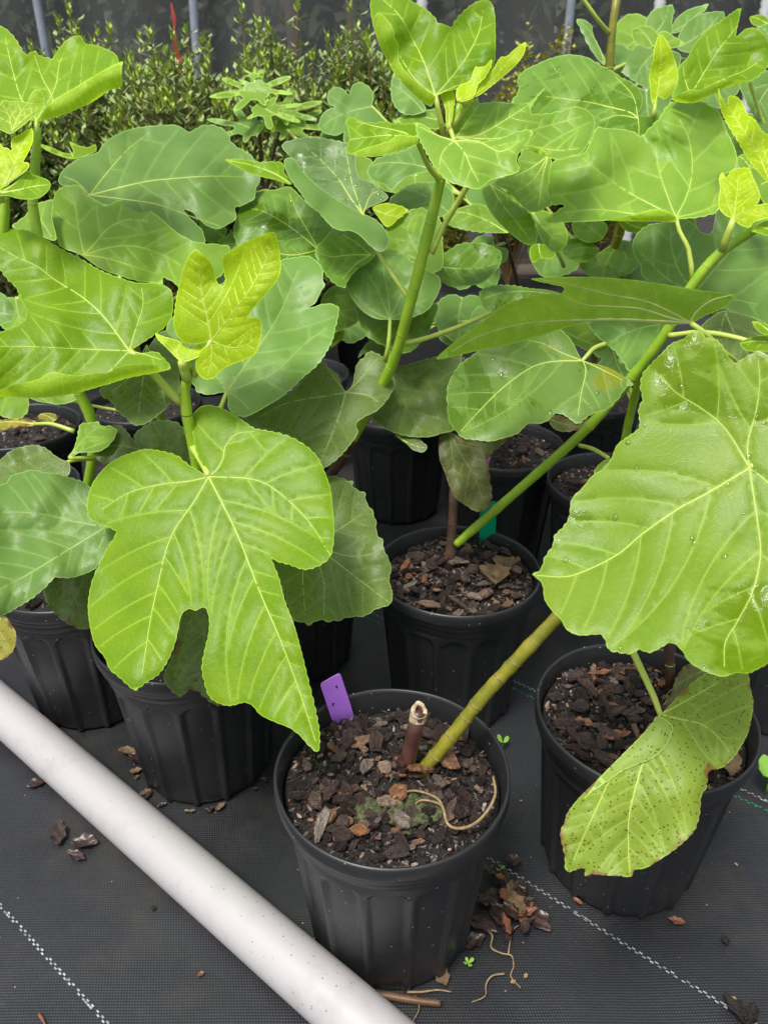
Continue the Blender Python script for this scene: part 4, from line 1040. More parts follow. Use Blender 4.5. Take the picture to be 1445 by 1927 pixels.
leaf(PB, 'young', 'C 1270,1092 1230,1075 1200,1040 1195,1000 1205,940 1198,890 1215,860 1235,885 1260,850 1300,838 1345,840 1370,890 1395,950 1400,1000 1380,1022 1445,1015 1475,1040 1445,1085 1370,1110 1350,1135 1300,1120',
     'C 1272,1088', .925, gy=-.02, veins=['C 1285,990 1298,860', 'C 1240,1010 1212,900', 'C 1340,1050 1450,1040', 'C 1320,1105 1345,1125'], pet='C 1250,1150,.93 1215,1250,.95', cren=2.2, per=9, sec=11, wave=.6, vw=.7, pr=.0045, label='young yellow-green leaf at the right edge')
leaf(PB, 'young', 'C 1195,440 1210,480 1240,530 1245,480 1290,485 1320,520 1340,570 1380,600 1410,650 1460,690 1470,950 1445,915 1400,865 1340,790 1290,700 1240,620 1205,540', 'C 1460,930', .945, gx=.02, gy=-.01,
     veins=['C 1400,780 1300,620 1215,480', 'C 1440,800 1400,680'], cren=2.0, per=11, sec=18, label='narrow folded pale leaf at the upper right edge', pet=False)
leaf(PB, 'bright', 'F 1370,500 1400,498 1445,515 1470,560 1445,560 1400,545', 'F 1465,560', .90, gy=-.02, pet=False, sp=6)
leaf(PB, 'bright', 'F 1315,600 1350,575 1420,558 1480,560 1480,640 1430,635 1350,632', 'F 1480,600', .91, gy=-.04, pet=False, sp=6)
leaf(PB, 'bright', 'C 1360,1150 1400,1115 1460,1100 1480,1180 1400,1165', 'C 1470,1150', .93, gy=-.04, pet=False, sp=6)
leaf(PB, 'olive', 'H 1040,20 1075,30 1140,60 1220,60 1340,45 1330,70 1280,115 1250,150 1255,230 1265,320 1255,360 1230,385 1190,390 1150,365 1100,330 1070,270 1050,210 1030,160 1025,80', 'H 1072,32', 1.16, gy=-.02, gx=.01,
     veins=['H 1130,140 1190,240 1225,350', 'H 1085,120 1095,230', 'H 1150,80 1240,90'], pet='E 1180,1155,1.17 1100,1130,1.18 960,1090,1.19 880,1085,1.2', vein_mat='veind', sec=18, label='brownish leaf hanging beside the dark old stem', pr=.0036)
PB.stem([(1258, 632, 1.02, .0048), (1320, 626, .99, .0046), (1400, 640, .96, .0044), (1470, 670, .94, .004)], 'petiole', name='side_shoot', sides=8)
PB.stem([(1090, 838, 1.125, .0042), (1115, 845, 1.10, .004), (1145, 862, 1.08, .0036)], 'petiole', name='side_shoot', sides=8)
leaf(PB, 'mid', 'F 650,1180 690,1135 725,1125 760,1140 720,1190 690,1214 655,1205', 'F 740,1130', 1.08, gy=-.04, pet=False, sp=6)

# --- tall plant at the centre
PC = Plant('fig_plant', soil_pt('mid'), 'tallest fig plant at the centre, green stem rising to the top of the picture')
PC.stem([(546, 1028, 1.345, .0125), (575, 965, 1.30, .0115), (600, 925, 1.27, .011), (640, 868, 1.22, .0105), (665, 825, 1.185, .010)], 'stem_brown', name='old_stem', nodes=(.3, .6, .85))
PC.stem([(655, 842, 1.20, .0092), (690, 780, 1.15, .0095), (740, 680, 1.08, .0094), (772, 570, 1.02, .0092), (810, 420, .97, .0086), (828, 340, .945, .0080), (845, 270, .92, .0072), (860, 215, .905, .006), (866, 190, .90, .004)],
        'stem_green', nodes=(.03, .2, .31, .42, .535, .69, .80, .90), sides=14)
leaf(PC, 'bright', 'B 868,-40 950,-50 1060,-5 1110,20 1150,45 1200,85 1230,125 1270,135 1295,150 1320,110 1345,80 1400,30 1460,0 C 60,10 80,60 85,150 85,250 75,330 20,400 B 1400,480 1300,490 1230,512 1212,524 1150,520 1060,440 990,340 930,220 868,115',
     'B 1212,522', .885, gy=-.02, gx=.0, kx=-.004, veins=['B 1150,340 1080,200 1020,90 930,0', 'B 1300,420 1380,310 1445,180 1470,60', 'B 1100,430 1000,270 920,110', 'B 1320,470 1420,440'],
     flap=('B 870,112 905,70 960,120 985,170 992,212 1010,240 1010,300 1022,350 1060,400 1120,460 1180,500 1212,525 1205,555 1185,580 1150,560 1100,520 1040,460 990,400 950,330 910,250 885,180', 'B 868,115 885,185 910,255 950,335 990,405 1040,465 1100,525 1150,565 1185,582', 'underb', .02),
     pet='B 1225,590,.89 1240,660,.90 1262,745,.91', sec=30, label='bright upright leaf at the top centre with a folded left edge', wave=1.4, sp=9)
leaf(PC, 'light', 'B 1105,668 1150,680 1220,730 1310,765 1360,768 1445,775 C 60,700 120,685 200,655 265,650 270,670 230,730 190,790 203,850 130,880 60,900 10,940 B 1440,1030 1350,1010 1280,985 1230,940 1190,880 1150,810 1118,740',
     'B 1312,764', .865, gy=-.045, gx=.0, k=.002, veins=['B 1370,830 1400,900 1445,985', 'B 1445,770 C 110,755 230,690', 'B 1220,735 1130,690', 'B 1250,830 1230,920'], pet='B 1290,700,.90 1275,680,.905', sec=26, label='light leaf facing the lens in front of the central stem')
leaf(PC, 'light', 'B 1318,745 1340,650 1390,570 1445,530 C 0,512 90,507 200,517 255,508 300,465 332,437 285,500 258,560 300,570 400,555 460,535 510,535 555,560 580,600 575,650 545,720 510,765 460,780 400,797 340,780 240,735 150,760 60,740 0,745 B 1400,775', 'B 1325,745', .905, gy=-.045, gx=.004,
     veins=['C 0,672 130,600 240,530', 'C 60,720 250,728 400,750 500,740', 'C 100,690 300,640 520,580', 'B 1400,640 1445,570'], flap=('C 240,737 300,735 345,762 352,782 300,768', 'C 242,738 300,770 352,784', 'underb', .008), sec=26, label='light leaf spreading right from the central stem tip')
leaf(PC, 'bright', 'B 725,655 765,637 800,655 870,668 940,660 1000,675 1080,670 1105,665 1112,720 1110,760 1040,800 960,825 880,840 800,842 735,830 728,800 745,760 735,700', 'B 1108,760', .88, gy=-.06, gx=-.002,
     veins=['B 980,735 850,745 745,760', 'B 1040,720 900,690 780,660', 'B 1000,790 880,800'], flap=('B 1113,735 1090,740 1010,735 960,765 900,785 830,805 760,830 735,835 800,850 890,851 980,832 1060,802 1115,780', 'B 735,836 800,852 890,853 980,834 1060,804 1115,782', 'underb', .014), sec=20, cren=1.8, label='small light leaf with upturned edge left of the central stem')
leaf(PC, 'young', 'B 1330,548 1325,490 1345,465 1400,435 1415,390 1430,360 C 30,260 60,280 67,320 55,350 30,390 0,420 B 1420,525 1380,548', 'B 1335,545', .875, gy=-.02, veins=['B 1400,490 C 0,350 40,280', 'B 1390,535 1440,510'], cren=1.6, per=9, sec=12, vw=.6, sp=6, pet='B 1370,560,.88 1385,560,.885 1330,650,.90 1300,700,.905', label='young yellow leaf at the tip of the central stem, left blade')
leaf(PC, 'young', 'C 0,420 40,380 75,340 110,285 140,280 180,245 235,210 230,260 200,310 150,360 90,410 40,450 0,478 B 1415,528', 'B 1415,525', .88, gy=-.02, gx=.01, veins=['C 40,430 130,330 225,225'], cren=1.4, per=9, sec=12, vw=.6, sp=6, pet='B 1395,560,.885 1330,650,.90 1300,700,.905', label='young yellow leaf at the tip of the central stem, pointed right blade')
leaf(PC, 'young', 'B 1230,420 1255,440 1275,470 1300,475 1318,530 1310,590 1300,660 1285,685 1268,660 1265,600 1240,520', 'B 1285,685', .89, gy=-.01, veins=['B 1285,560 1245,440', 'B 1300,570 1302,490'], cren=.5, secs=False, sp=6, vw=.6, pet='B 1290,720,.90', label='folded bud leaf at the top of the central stem')
leaf(PC, 'bluew', 'B 375,790 420,765 510,745 600,752 700,770 750,790 775,830 780,900 800,965 860,990 900,1020 940,1050 955,1075 940,1090 870,1120 830,1140 815,1170 770,1150 700,1110 620,1060 540,990 470,900 420,850', 'B 818,1166', 1.06, gy=-.055, veins=['B 740,1060 690,980 600,880 520,810', 'B 860,1060 900,1040', 'B 760,1000 740,900 720,800'],
     flap=('B 390,870 420,855 450,870 490,930 560,1000 640,1060 720,1110 790,1150 820,1165 880,1190 940,1250 960,1310 940,1355 910,1370 860,1340 800,1280 750,1255 700,1255 650,1235 580,1160 520,1110 480,1050 440,1000 400,930', 'B 400,850 450,870 490,930 560,1000 640,1060 720,1110 790,1150 820,1165 880,1190', 'blue', .03),
     pet='E 893,202,1.035 960,310,1.025 1065,465,1.02', drops=60, sec=28, label='wet greyish leaf folded along its middle, left of the central stem')
leaf(PC, 'blue', 'E 965,582 900,580 850,560 800,520 750,450 725,380 730,345 765,340 770,310 795,270 830,240 900,222 1000,222 1060,240 1080,265 1120,275 1180,320 1230,350 1240,400 1210,470 1170,530 1100,565 1040,580', 'E 965,580', 1.10, gy=-.03, veins=['E 955,450 930,320 935,260', 'E 860,530 770,440', 'E 1050,530 1160,470', 'E 900,430 840,320', 'E 1040,420 1110,330'], pet='E 962,650,1.10 955,730,1.10 938,810,1.12', sec=26, vein_mat='veinb', label='round grey-green leaf crossed by the central stem')
leaf(PC, 'midw', 'E 780,500 800,600 840,670 900,710 970,740 1050,765 1110,730 1170,660 1200,590 1222,500 1100,480 960,490 850,490', 'E 1000,500', 1.17, gy=-.05, drops=30, vein_mat='veinb', label='wet dark leaf under the round grey-green leaf')
leaf(PC, 'dull', 'E 725,975 700,930 680,890 640,850 590,810 560,830 480,920 430,970 330,1030 240,1080 180,1115 220,1160 300,1180 380,1200 450,1230 500,1280 560,1350 590,1395 640,1370 700,1320 750,1260 780,1220 792,1190 780,1150 830,1110 890,1080 940,1030 975,970 988,910 960,880 965,840 945,800 900,770 850,755 820,790 790,815 775,860 765,920 745,960', 'E 725,979', 1.10, gy=-.04, gx=.0,
     veins=['E 690,1100 640,1230 590,1350', 'E 600,1000 500,1015 380,1045 260,1110', 'E 800,985 860,1000 900,1030', 'E 790,920 850,850 900,790', 'E 690,935 620,840'], pet='E 760,1010,1.13 800,1060,1.16', vein_mat='veinb', sec=34, label='dull reddish-speckled leaf right of the bluish lobed leaf')
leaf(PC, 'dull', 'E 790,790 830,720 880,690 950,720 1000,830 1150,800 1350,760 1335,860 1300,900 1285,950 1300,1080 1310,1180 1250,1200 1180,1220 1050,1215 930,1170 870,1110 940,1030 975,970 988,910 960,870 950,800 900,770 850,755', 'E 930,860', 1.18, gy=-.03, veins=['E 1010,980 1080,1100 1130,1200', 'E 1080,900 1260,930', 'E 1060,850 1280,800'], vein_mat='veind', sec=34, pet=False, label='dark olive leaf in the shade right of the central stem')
leaf(PC, 'dull', 'E 990,1210 1060,1205 1120,1230 1160,1265 1165,1290 1130,1303 1090,1290 1050,1255', 'E 1000,1212', 1.16, gy=-.05, pet=False, sp=6)
leaf(PC, 'mid', 'B 950,1240 1000,1190 1060,1150 1130,1130 1180,1150 1240,1200 1250,1300 1235,1470 1000,1470 960,1400 880,1380 900,1320', 'B 1150,1430', 1.16, gy=-.05, pet=False, veins=['B 1060,1250 1110,1150', 'B 1000,1360 900,1340'], vein_mat='veinb')
PC.stem([(812, 478, .985, .0047), (835, 425, .97, .0046), (878, 352, .935, .0046), (905, 300, .91, .004)], 'petiole', name='side_shoot', sides=8)
PC.stem([(752, 648, 1.06, .005), (790, 640, 1.07, .0048), (850, 620, 1.10, .0045), (925, 588, 1.14, .004)], 'petiole', name='side_shoot', sides=8)

# --- plant in the left pot
PD = Plant('fig_plant', soil_pt('left'), 'fig plant in the left pot bearing the big lobed leaf and a young yellow tip')
PD.stem([(357, 1200, 1.115, .0115), (372, 1050, 1.05, .010), (375, 930, 1.0, .0092), (368, 860, .975, .009), (352, 780, .948, .0088), (348, 735, .935, .0082), (356, 695, .922, .006), (352, 680, .915, .0045)], 'stem_green', nodes=(.3, .5, .64, .735, .82, .93), sides=12)
leaf(PD, 'bright', 'T 393,897 375,886 352,872 335,858 310,850 275,845 245,853 215,866 190,888 172,915 165,945 167,972 185,985 205,992 219,1002 205,1027 190,1055 175,1090 168,1120 166,1145 170,1180 180,1215 198,1238 206,1258 225,1275 245,1293 255,1299 275,1285 300,1268 318,1240 330,1210 337,1180 342,1158 355,1146 368,1149 385,1143 393,1160 393,1190 385,1225 380,1255 385,1285 395,1312 415,1325 435,1328 460,1322 475,1328 490,1345 520,1360 545,1370 565,1385 580,1402 598,1415 602,1385 597,1350 590,1318 578,1269 566,1220 553,1174 537,1132 525,1087 511,1050 520,1056 545,1063 574,1072 600,1065 618,1052 626,1035 629,990 626,955 622,920 612,890 599,862 580,842 555,826 530,816 512,812 498,809 480,806 460,793 440,780 420,769 393,762 375,767 364,780 362,800 365,830 373,860 385,882',
     'T 393,897', .925, gy=-.030, gx=-.006, k=.0008, veins=['T 446,1004 488,1111 530,1210 565,1305 594,1395', 'T 365,945 329,997 311,1042 297,1104 284,1163 268,1270', 'T 360,905 301,912 242,928 190,960', 'T 475,902 516,920 579,979 622,1045', 'T 410,882 421,860 424,841 445,817 480,812'],
     pet='T 386,880,.935 372,855,.955 362,840,.968', sec=44, sp=10, relief=.003, label='big bright lobed leaf in front, left of centre', pr=.0048, wave=1.3)
leaf(PD, 'bright', 'D -60,110 0,110 60,88 120,90 190,110 260,150 340,200 440,250 540,310 640,350 740,380 850,385 920,410 940,450 942,530 930,580 890,630 820,680 735,735 708,752 740,768 850,757 890,790 930,845 860,868 700,895 500,955 300,995 100,1000 -80,1000 -80,680 0,650 60,630 120,600 150,545 125,490 90,410 40,360 0,310 -60,260',
     'D 706,752', .905, gx=.008, gy=-.03, veins=['D 560,560 450,460 300,365 200,290 100,245 0,190', 'D 340,738 150,728 0,728 -60,725', 'D 735,650 780,500 770,400', 'D 640,820 570,890 480,950', 'D 800,775 880,800'],
     flap=('D 930,848 900,860 850,832 800,827 700,827 640,842 590,870 520,870 440,885 360,880 280,870 200,910 100,930 0,965 -60,980 -60,1008 0,1004 100,1005 200,1008 300,1000 400,985 500,960 600,930 700,900 800,880 860,870', 'D -60,1010 0,1006 100,1007 200,1010 300,1002 400,987 500,962 600,932 700,902 800,882 860,872 930,850', 'underb', .028),
     pet='D 770,810,.91 840,880,.92 900,950,.93 985,1035,.943', sec=36, sp=9, relief=.0028, label='big bright leaf with a rolled lower edge at the left', pr=.0048, wave=1.2)
leaf(PD, 'young', 'D 1150,700 1110,708 1060,715 1010,710 965,670 945,600 955,500 965,440 985,350 1010,270 1040,220 1065,200 1100,225 1140,265 1165,310 1175,360 1195,395 1220,395 1225,360 1212,300 1215,240 1250,210 1290,185 1350,155 1420,125 E 335,108 355,160 368,230 372,310 350,370 300,430 240,500 205,545 190,570 235,568 265,590 268,640 260,700 230,770 180,800 120,820 60,850 20,890 0,905 D 1110,905 1075,870 1065,830 1075,780 1100,740 1140,715',
     'D 1150,697', .89, gy=.012, gx=-.01, veins=['D 1125,560 1100,450 1080,260', 'E 100,560 220,390 290,260 330,130', 'D 1250,735 1330,725 1400,680', 'D 1152,800 1130,890'], pet='D 1120,760,.90 1075,840,.915 1055,890,.92', cren=1.8, per=9, sec=19, sp=6, relief=.0024, label='young yellow-green three-lobed leaf at the tip of the left plant', pr=.0038)
leaf(PD, 'young', 'D 845,655 880,670 950,690 1000,710 1025,730 1030,745 1060,730 1085,712 1110,730 1105,765 1060,795 1000,812 970,800 930,760 890,720 860,690', 'D 990,812', .895, gy=-.02, veins=['D 940,740 870,680', 'D 1040,765 1095,730'], cren=1.2, per=8, sec=11, sp=6, vw=.6, pet='D 1005,860,.91 1020,905,.917', pr=.006, label='tiny unfolding leaf beside the young three-lobed leaf')
leaf(PD, 'blue', 'G -80,330 0,325 40,310 60,275 110,260 180,243 250,258 300,260 340,272 400,290 470,318 540,400 580,520 578,553 610,560 640,570 620,620 590,660 560,720 520,780 430,820 370,832 300,830 270,860 240,890 180,940 100,990 0,1043 -80,1060', 'G 577,554', .96, gx=.006, gy=-.035, veins=['G 370,680 140,820 0,895 -70,940', 'G 410,525 260,490 130,475 20,473', 'G 550,650 510,700', 'G 480,450 400,350'], sec=34, sp=9, vein_mat='veinb', label='bluish green leaf at the left edge above the far left pot', stem_at=(372, 1000, 1.02))
leaf(PD, 'blue', 'E 350,262 400,250 470,240 520,235 560,260 600,310 600,370 612,390 590,430 560,490 520,520 600,497 640,495 685,515 680,580 665,640 650,700 600,790 560,840 500,890 440,950 380,1000 300,1050 230,1090 170,1112 110,1090 85,1060 80,985 40,980 0,990 D 1080,978 1050,930 980,840 930,770 905,650 930,580 E -100,480 60,380 250,300', 'E 78,976', .985, gy=-.04, gx=.004,
     veins=['E 200,800 350,580 470,310', 'E 200,930 350,860 500,715 620,630', 'E 20,890 D 1050,760 960,650', 'E 140,1010 200,1070'], pet='E 66,1010,.985 48,1060,.985 -30,1080,.985', sec=40, sp=10, vein_mat='veinb', label='large bluish lobed leaf behind the young yellow-green leaf', relief=.0026)
leaf(PD, 'dull', 'H 430,420 480,250 520,230 570,235 610,250 635,258 640,285 690,310 695,350 720,380 740,440 745,495 770,520 775,560 795,600 810,650 800,700 815,760 805,810 740,835 690,865 620,870 570,885 520,890 480,882 440,905 400,890 370,890 350,850 330,780 300,700 270,620 350,520', 'H 440,535', 1.04, gy=-.035, gx=.0, veins=['H 540,605 690,720 795,800', 'H 500,690 505,860', 'H 600,590 700,590 770,560', 'H 560,480 680,400', 'H 410,660 420,860'], sec=34, vein_mat='veinb', label='red-speckled scalloped leaf behind the big lobed leaf', per=18, cren=3.2, pet=False)
leaf(PD, 'speckd', 'G 960,900 1150,880 1160,1100 1140,1200 1110,1320 1210,1500 1185,1527 1110,1480 1080,1450 1030,1440 985,1475 940,1450 900,1400 890,1360 920,1300 960,1200 980,1050', 'G 1110,890', 1.03, gy=-.03, veins=['G 1110,1100 1115,1300 1060,1440', 'G 1010,1150 950,1380'], vein_mat='veind', label='old speckled leaf showing through the gap of the big lobed leaf', pet=False)
leaf(PD, 'dull', 'D 545,960 600,930 720,860 800,740 900,640 960,760 975,870 975,990 940,1020 900,1070 850,1110 790,1150 730,1155 690,1120 640,1080 610,1030 560,1000', 'D 800,720', 1.0, gy=-.05, veins=['D 780,900 750,1120', 'D 700,900 600,980', 'D 870,900 900,1050'], vein_mat='veinb', label='shaded leaf under the rolled edge of the big left leaf', pet=False)

# --- plant in the far left pot
PE = Plant('fig_plant', soil_pt('farleft'), 'fig plant at the far left with a tall shoot to the upper left corner')
PE.stem([(139, 1085, 1.245, .0115), (160, 950, 1.17, .010), (178, 805, 1.105, .0098), (150, 740, 1.075, .0096), (105, 600, 1.03, .0092), (72, 450, .99, .0088), (62, 385, .975, .008), (68, 300, .96, .0066), (72, 240, .945, .0055)], 'stem_green', nodes=(.2, .36, .47, .6, .75, .84, .92), sides=12)
PE.stem([(-30, 560, 1.0, .008), (0, 470, .97, .008), (8, 420, .955, .0075), (11, 375, .945, .006), (14, 345, .935, .004)], 'stem_green', name='side_shoot', nodes=(.5, .8))
leaf(PE, 'bright', 'A -60,150 0,140 40,160 90,215 120,265 145,295 190,275 215,300 265,315 285,318 310,285 345,235 400,198 440,195 465,235 520,245 570,262 630,295 650,345 655,420 600,475 500,530 400,580 300,620 205,655 100,640 0,620 -60,600', 'A 203,652', .945, gy=-.035, gx=-.004, veins=['A 120,540 70,380 30,200', 'A 290,555 230,420 190,300', 'A 330,540 440,460 560,390 635,345', 'A 300,480 330,330 400,220'],
     flap=('A 205,655 290,550 350,510 430,465 500,420 560,385 620,355 668,335 660,390 662,470 600,490 520,545 430,590 330,630 215,662', 'A 210,663 330,633 430,593 520,548 600,493 662,473', 'underb', .022), pet='A 200,720,.95 188,810,.96 178,930,.97', label='top left leaf with its right edge folded up', sec=30, per=13)
leaf(PE, 'underb', 'A -30,590 0,575 15,545 60,550 110,548 150,555 165,520 190,488 220,490 240,520 243,565 225,610 180,640 120,690 60,728 20,715 -20,690', 'A 70,712', .91, gy=-.02, veins=['A 110,620 190,520', 'A 50,630 20,570', 'A 140,640 220,590'], cren=1.8, per=8, sec=12, sp=7, pet='A 75,740,.92 85,850,.95 60,960,.96', label='pale crinkled young leaf below the top left leaf')
leaf(PE, 'young', 'A -40,800 0,780 20,800 45,805 65,820 62,775 80,745 120,725 155,705 178,700 182,760 170,800 145,850 130,880 158,885 160,910 130,940 75,980 35,1010 -20,1030', 'A 30,1003', .905, gy=-.012, veins=['A 70,920 110,820 160,720', 'A 15,900 10,810', 'A 90,960 150,900'], cren=1.2, per=8, sec=13, sp=7, pet='A 20,1040,.915 15,1090,.93', label='bright yellow young leaf at the left edge')
leaf(PE, 'bright', 'A -40,1045 40,1020 90,985 130,945 160,925 175,945 230,965 265,980 278,1005 262,1040 220,1075 160,1085 90,1078 40,1065 -40,1070', 'A 10,1048', .90, gy=-.05, veins=['A 110,1030 200,1010 265,1005', 'A 80,1000 150,950'], cren=1.6, per=8, sec=13, sp=7, pet='A 15,1090,.93', label='small light leaf below the bright yellow young leaf')
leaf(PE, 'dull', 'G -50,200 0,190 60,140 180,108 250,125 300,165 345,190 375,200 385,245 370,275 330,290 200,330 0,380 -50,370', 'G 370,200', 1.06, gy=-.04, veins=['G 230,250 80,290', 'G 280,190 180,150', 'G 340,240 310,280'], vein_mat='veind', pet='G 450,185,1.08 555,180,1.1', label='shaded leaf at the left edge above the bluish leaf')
leaf(PE, 'mid', 'D 370,1330 400,1290 420,1230 440,1150 480,1145 540,1138 550,1160 600,1160 635,1180 630,1215 590,1270 540,1300 460,1305 400,1315 380,1340', 'D 378,1335', 1.05, gy=-.05, veins=['D 450,1240 540,1160', 'D 460,1290 590,1240'], vein_mat='veinb', pet='D 450,1335,1.06 560,1330,1.08', label='small folded leaf above the bluish left leaf')
leaf(PE, 'speckd', 'D 520,1310 590,1275 635,1210 610,1160 660,1160 690,1190 715,1220 750,1260 770,1290 760,1340 700,1370 640,1375 570,1375', 'D 765,1290', 1.07, gy=-.04, pet='D 800,1330,1.08', vein_mat='veind')
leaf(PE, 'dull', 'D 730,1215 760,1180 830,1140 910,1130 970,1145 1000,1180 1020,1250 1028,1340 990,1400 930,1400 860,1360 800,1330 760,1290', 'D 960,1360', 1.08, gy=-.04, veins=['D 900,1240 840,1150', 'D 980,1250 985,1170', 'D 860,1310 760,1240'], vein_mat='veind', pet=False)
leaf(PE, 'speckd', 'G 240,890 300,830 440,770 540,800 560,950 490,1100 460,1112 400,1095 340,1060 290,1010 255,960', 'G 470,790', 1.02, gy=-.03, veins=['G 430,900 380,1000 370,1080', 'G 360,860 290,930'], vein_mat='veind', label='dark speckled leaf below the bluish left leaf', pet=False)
leaf(PE, 'yellowleaf', 'G -60,1050 0,1045 30,1040 60,1080 85,1120 90,1170 70,1230 30,1270 0,1275 -50,1260', 'G 5,1045', 1.0, gy=-.03, vein_mat='veinb', label='yellowing speckled leaf tip at the left edge', pet=False, sp=6)
leaf(PE, 'yellowleaf', 'D -60,1150 0,1130 60,1120 150,1120 200,1140 190,1160 100,1165 40,1180 -60,1210', 'D 190,1150', 1.12, gy=-.06, pet='D 280,1150,1.12 405,1190,1.12', label='withered yellow leaf lying on the far left pot', sp=6)
leaf(PE, 'yellowleaf', 'D 205,1110 240,1090 300,1095 315,1115 290,1140 240,1142', 'D 300,1130', 1.18, gy=-.06, pet=False, sp=5)
leaf(PE, 'blue', 'D -80,420 0,432 50,470 85,520 75,580 30,600 -80,640', 'D -60,520', 1.08, gy=-.04, pet=False, vein_mat='veinb')
leaf(PE, 'mid', 'A 70,1230 130,1180 200,1110 260,1090 290,1085 285,1180 310,1300 290,1310 240,1290 120,1260', 'A 280,1290', 1.06, gy=-.05, pet=False, vein_mat='veinb')
# --- plants further back
PG = Plant('fig_plant', soil_pt('rearD'), 'fig plant at the back left with two broad bluish leaves')
hidden_stem(PG, 'rearD', [(250, 640, 1.35, .009), (200, 480, 1.2, .0085), (165, 400, 1.14, .007)])
leaf(PG, 'blue', 'A 320,970 350,920 400,880 470,845 530,830 560,790 620,740 720,700 850,682 970,682 1010,710 1040,715 1090,685 1160,680 1220,705 1250,740 1260,775 1310,810 1370,850 1415,960 1390,1040 1380,1085 1310,1120 1280,1130 1285,1190 1240,1220 1190,1245 1130,1230 1080,1190 1040,1150 1000,1142 1050,1200 1100,1250 1115,1300 1110,1330 1050,1330 970,1330 900,1270 800,1200 700,1140 620,1120 560,1110 490,1066 450,1040 380,1010 330,1005', 'A 490,1060', 1.14, gy=-.06, gx=.012,
     veins=['A 780,990 950,970 1150,958 1330,962', 'A 600,920 700,810 820,715', 'A 650,1080 850,1110 1050,1180 1200,1230', 'A 420,990 350,960'], sec=38, vein_mat='vein', sp=10, relief=.004, wave=1.8, label='broad bluish green leaf at the upper left against the shrubs', cren=2.0, per=22)
leaf(PG, 'light', 'A 285,1130 290,1085 320,1030 370,1010 440,1010 460,1040 490,1070 540,1100 580,1118 640,1090 720,1095 810,1140 880,1190 960,1260 1050,1310 1110,1322 1200,1330 1250,1345 1245,1420 1200,1500 D 1080,420 990,420 965,395 910,360 890,350 883,395 850,385 740,370 640,340 540,300 440,230 340,190 A 310,1300 290,1220', 'A 460,1388', 1.08, gy=-.045, gx=.006,
     veins=['A 520,1320 600,1235 700,1195 820,1205', 'A 600,1345 740,1340 880,1385 990,1445', 'A 430,1250 410,1100', 'A 560,1400 700,1440 850,1490'], sec=38, sp=10, relief=.004, wave=1.8, label='broad light green leaf at the left, below the bluish one', cren=2.0, per=20)
PHp = Plant('fig_plant', soil_pt('rearC'), 'fig plant at the back centre with wet overlapping leaves')
hidden_stem(PHp, 'rearC', [(700, 640, 1.55, .009), (690, 520, 1.38, .0085), (650, 430, 1.28, .007)])
leaf(PHp, 'midw', 'T 455,388 480,363 521,356 545,351 566,370 600,403 627,429 614,446 602,464 598,490 602,540 560,560 500,545 470,500 440,440', 'T 600,470', 1.16, gy=-.05, veins=['T 549,429 497,398 470,392', 'T 560,400 545,365', 'T 550,480 500,470'], drops=25, label='wet bright leaf left of the folded greyish leaf')
leaf(PHp, 'midw', 'E 560,200 600,150 660,95 760,100 830,150 885,210 860,260 800,300 765,330 730,380 720,410 660,385 610,330 570,260', 'E 860,230', 1.12, gy=-.05, drops=25, veins=['E 750,230 640,240 590,220', 'E 790,170 700,115', 'E 780,280 700,370'], label='wet leaf just below the folded greyish leaf')
leaf(PHp, 'blue', 'B 840,930 870,880 920,850 1000,830 1060,810 1110,780 1130,830 1190,920 1130,940 1060,960 1010,1000 970,1035 930,1000 870,980', 'B 1180,915', 1.22, gy=-.06, vein_mat='veinb', pet=False)
leaf(PHp, 'blue', 'B 960,1090 1010,1040 1070,1000 1150,990 1250,1000 1310,1060 1300,1130 1240,1180 1130,1150 1040,1140 980,1120', 'B 1280,1150', 1.26, gy=-.06, vein_mat='veinb', pet=False)
leaf(PHp, 'blue', 'B 985,395 1000,420 1060,460 1110,520 1150,570 1160,600 1100,625 1040,620 1000,590 975,540 970,460', 'B 1150,610', 1.3, gy=-.04, vein_mat='veinb', pet=False)
leaf(PHp, 'mid', 'B 980,660 1050,625 1150,600 1230,600 1230,700 1100,680 1020,675', 'B 1220,650', 1.3, gy=-.07, vein_mat='veinb', pet=False)
leaf(PHp, 'young', 'B 870,1130 910,1110 960,1105 1060,1140 1010,1190 950,1235 900,1180', 'B 880,1140', 1.2, gy=-.05, pet=False, sp=6)
leaf(PHp, 'bright', 'B 70,870 160,865 250,880 380,885 392,940 425,975 432,1005 340,978 260,960 200,942 130,905', 'B 430,1000', 1.1, gy=-.06, veins=['B 330,940 200,895 90,872'], pet=False, sp=6, label='thin bright leaf edge above the broad bluish leaf')
leaf(PHp, 'mid', 'E 590,480 660,400 760,430 790,520 790,590 700,640 640,640 600,600', 'E 620,470', 1.22, gy=-.05, vein_mat='veinb', pet=False)
leaf(PHp, 'bright', 'E 640,735 665,660 715,640 705,690', 'E 645,730', 1.2, gy=-.03, pet=False, sp=5, secs=False)
leaf(PHp, 'mid', 'T 833,408 850,398 874,388 900,383 915,389 930,407 949,430 957,438 923,438 900,437 867,431 846,424', 'T 955,438', 1.16, gy=-.07, pet=False, sp=6)
leaf(PHp, 'midw', 'T 812,488 836,476 864,459 905,457 928,464 943,476 940,499 924,519 903,534 875,538 850,540 820,520', 'T 815,500', 1.28, gy=-.06, drops=16, vein_mat='veinb', pet=False, label='round wet leaf right of the central stem')
leaf(PHp, 'midw', 'F 125,365 180,335 270,332 350,345 440,355 500,375 430,400 320,420 240,450 170,460 140,430', 'F 480,375', 1.24, gy=-.07, drops=10, vein_mat='veinb', pet=False)
PHp.stem([(905, 350, 1.5, .004), (905, 400, 1.55, .004), (945, 440, 1.62, .005), (975, 540, 1.7, .006), (990, 640, 1.8, .007)], 'stem_brown', name='side_shoot')

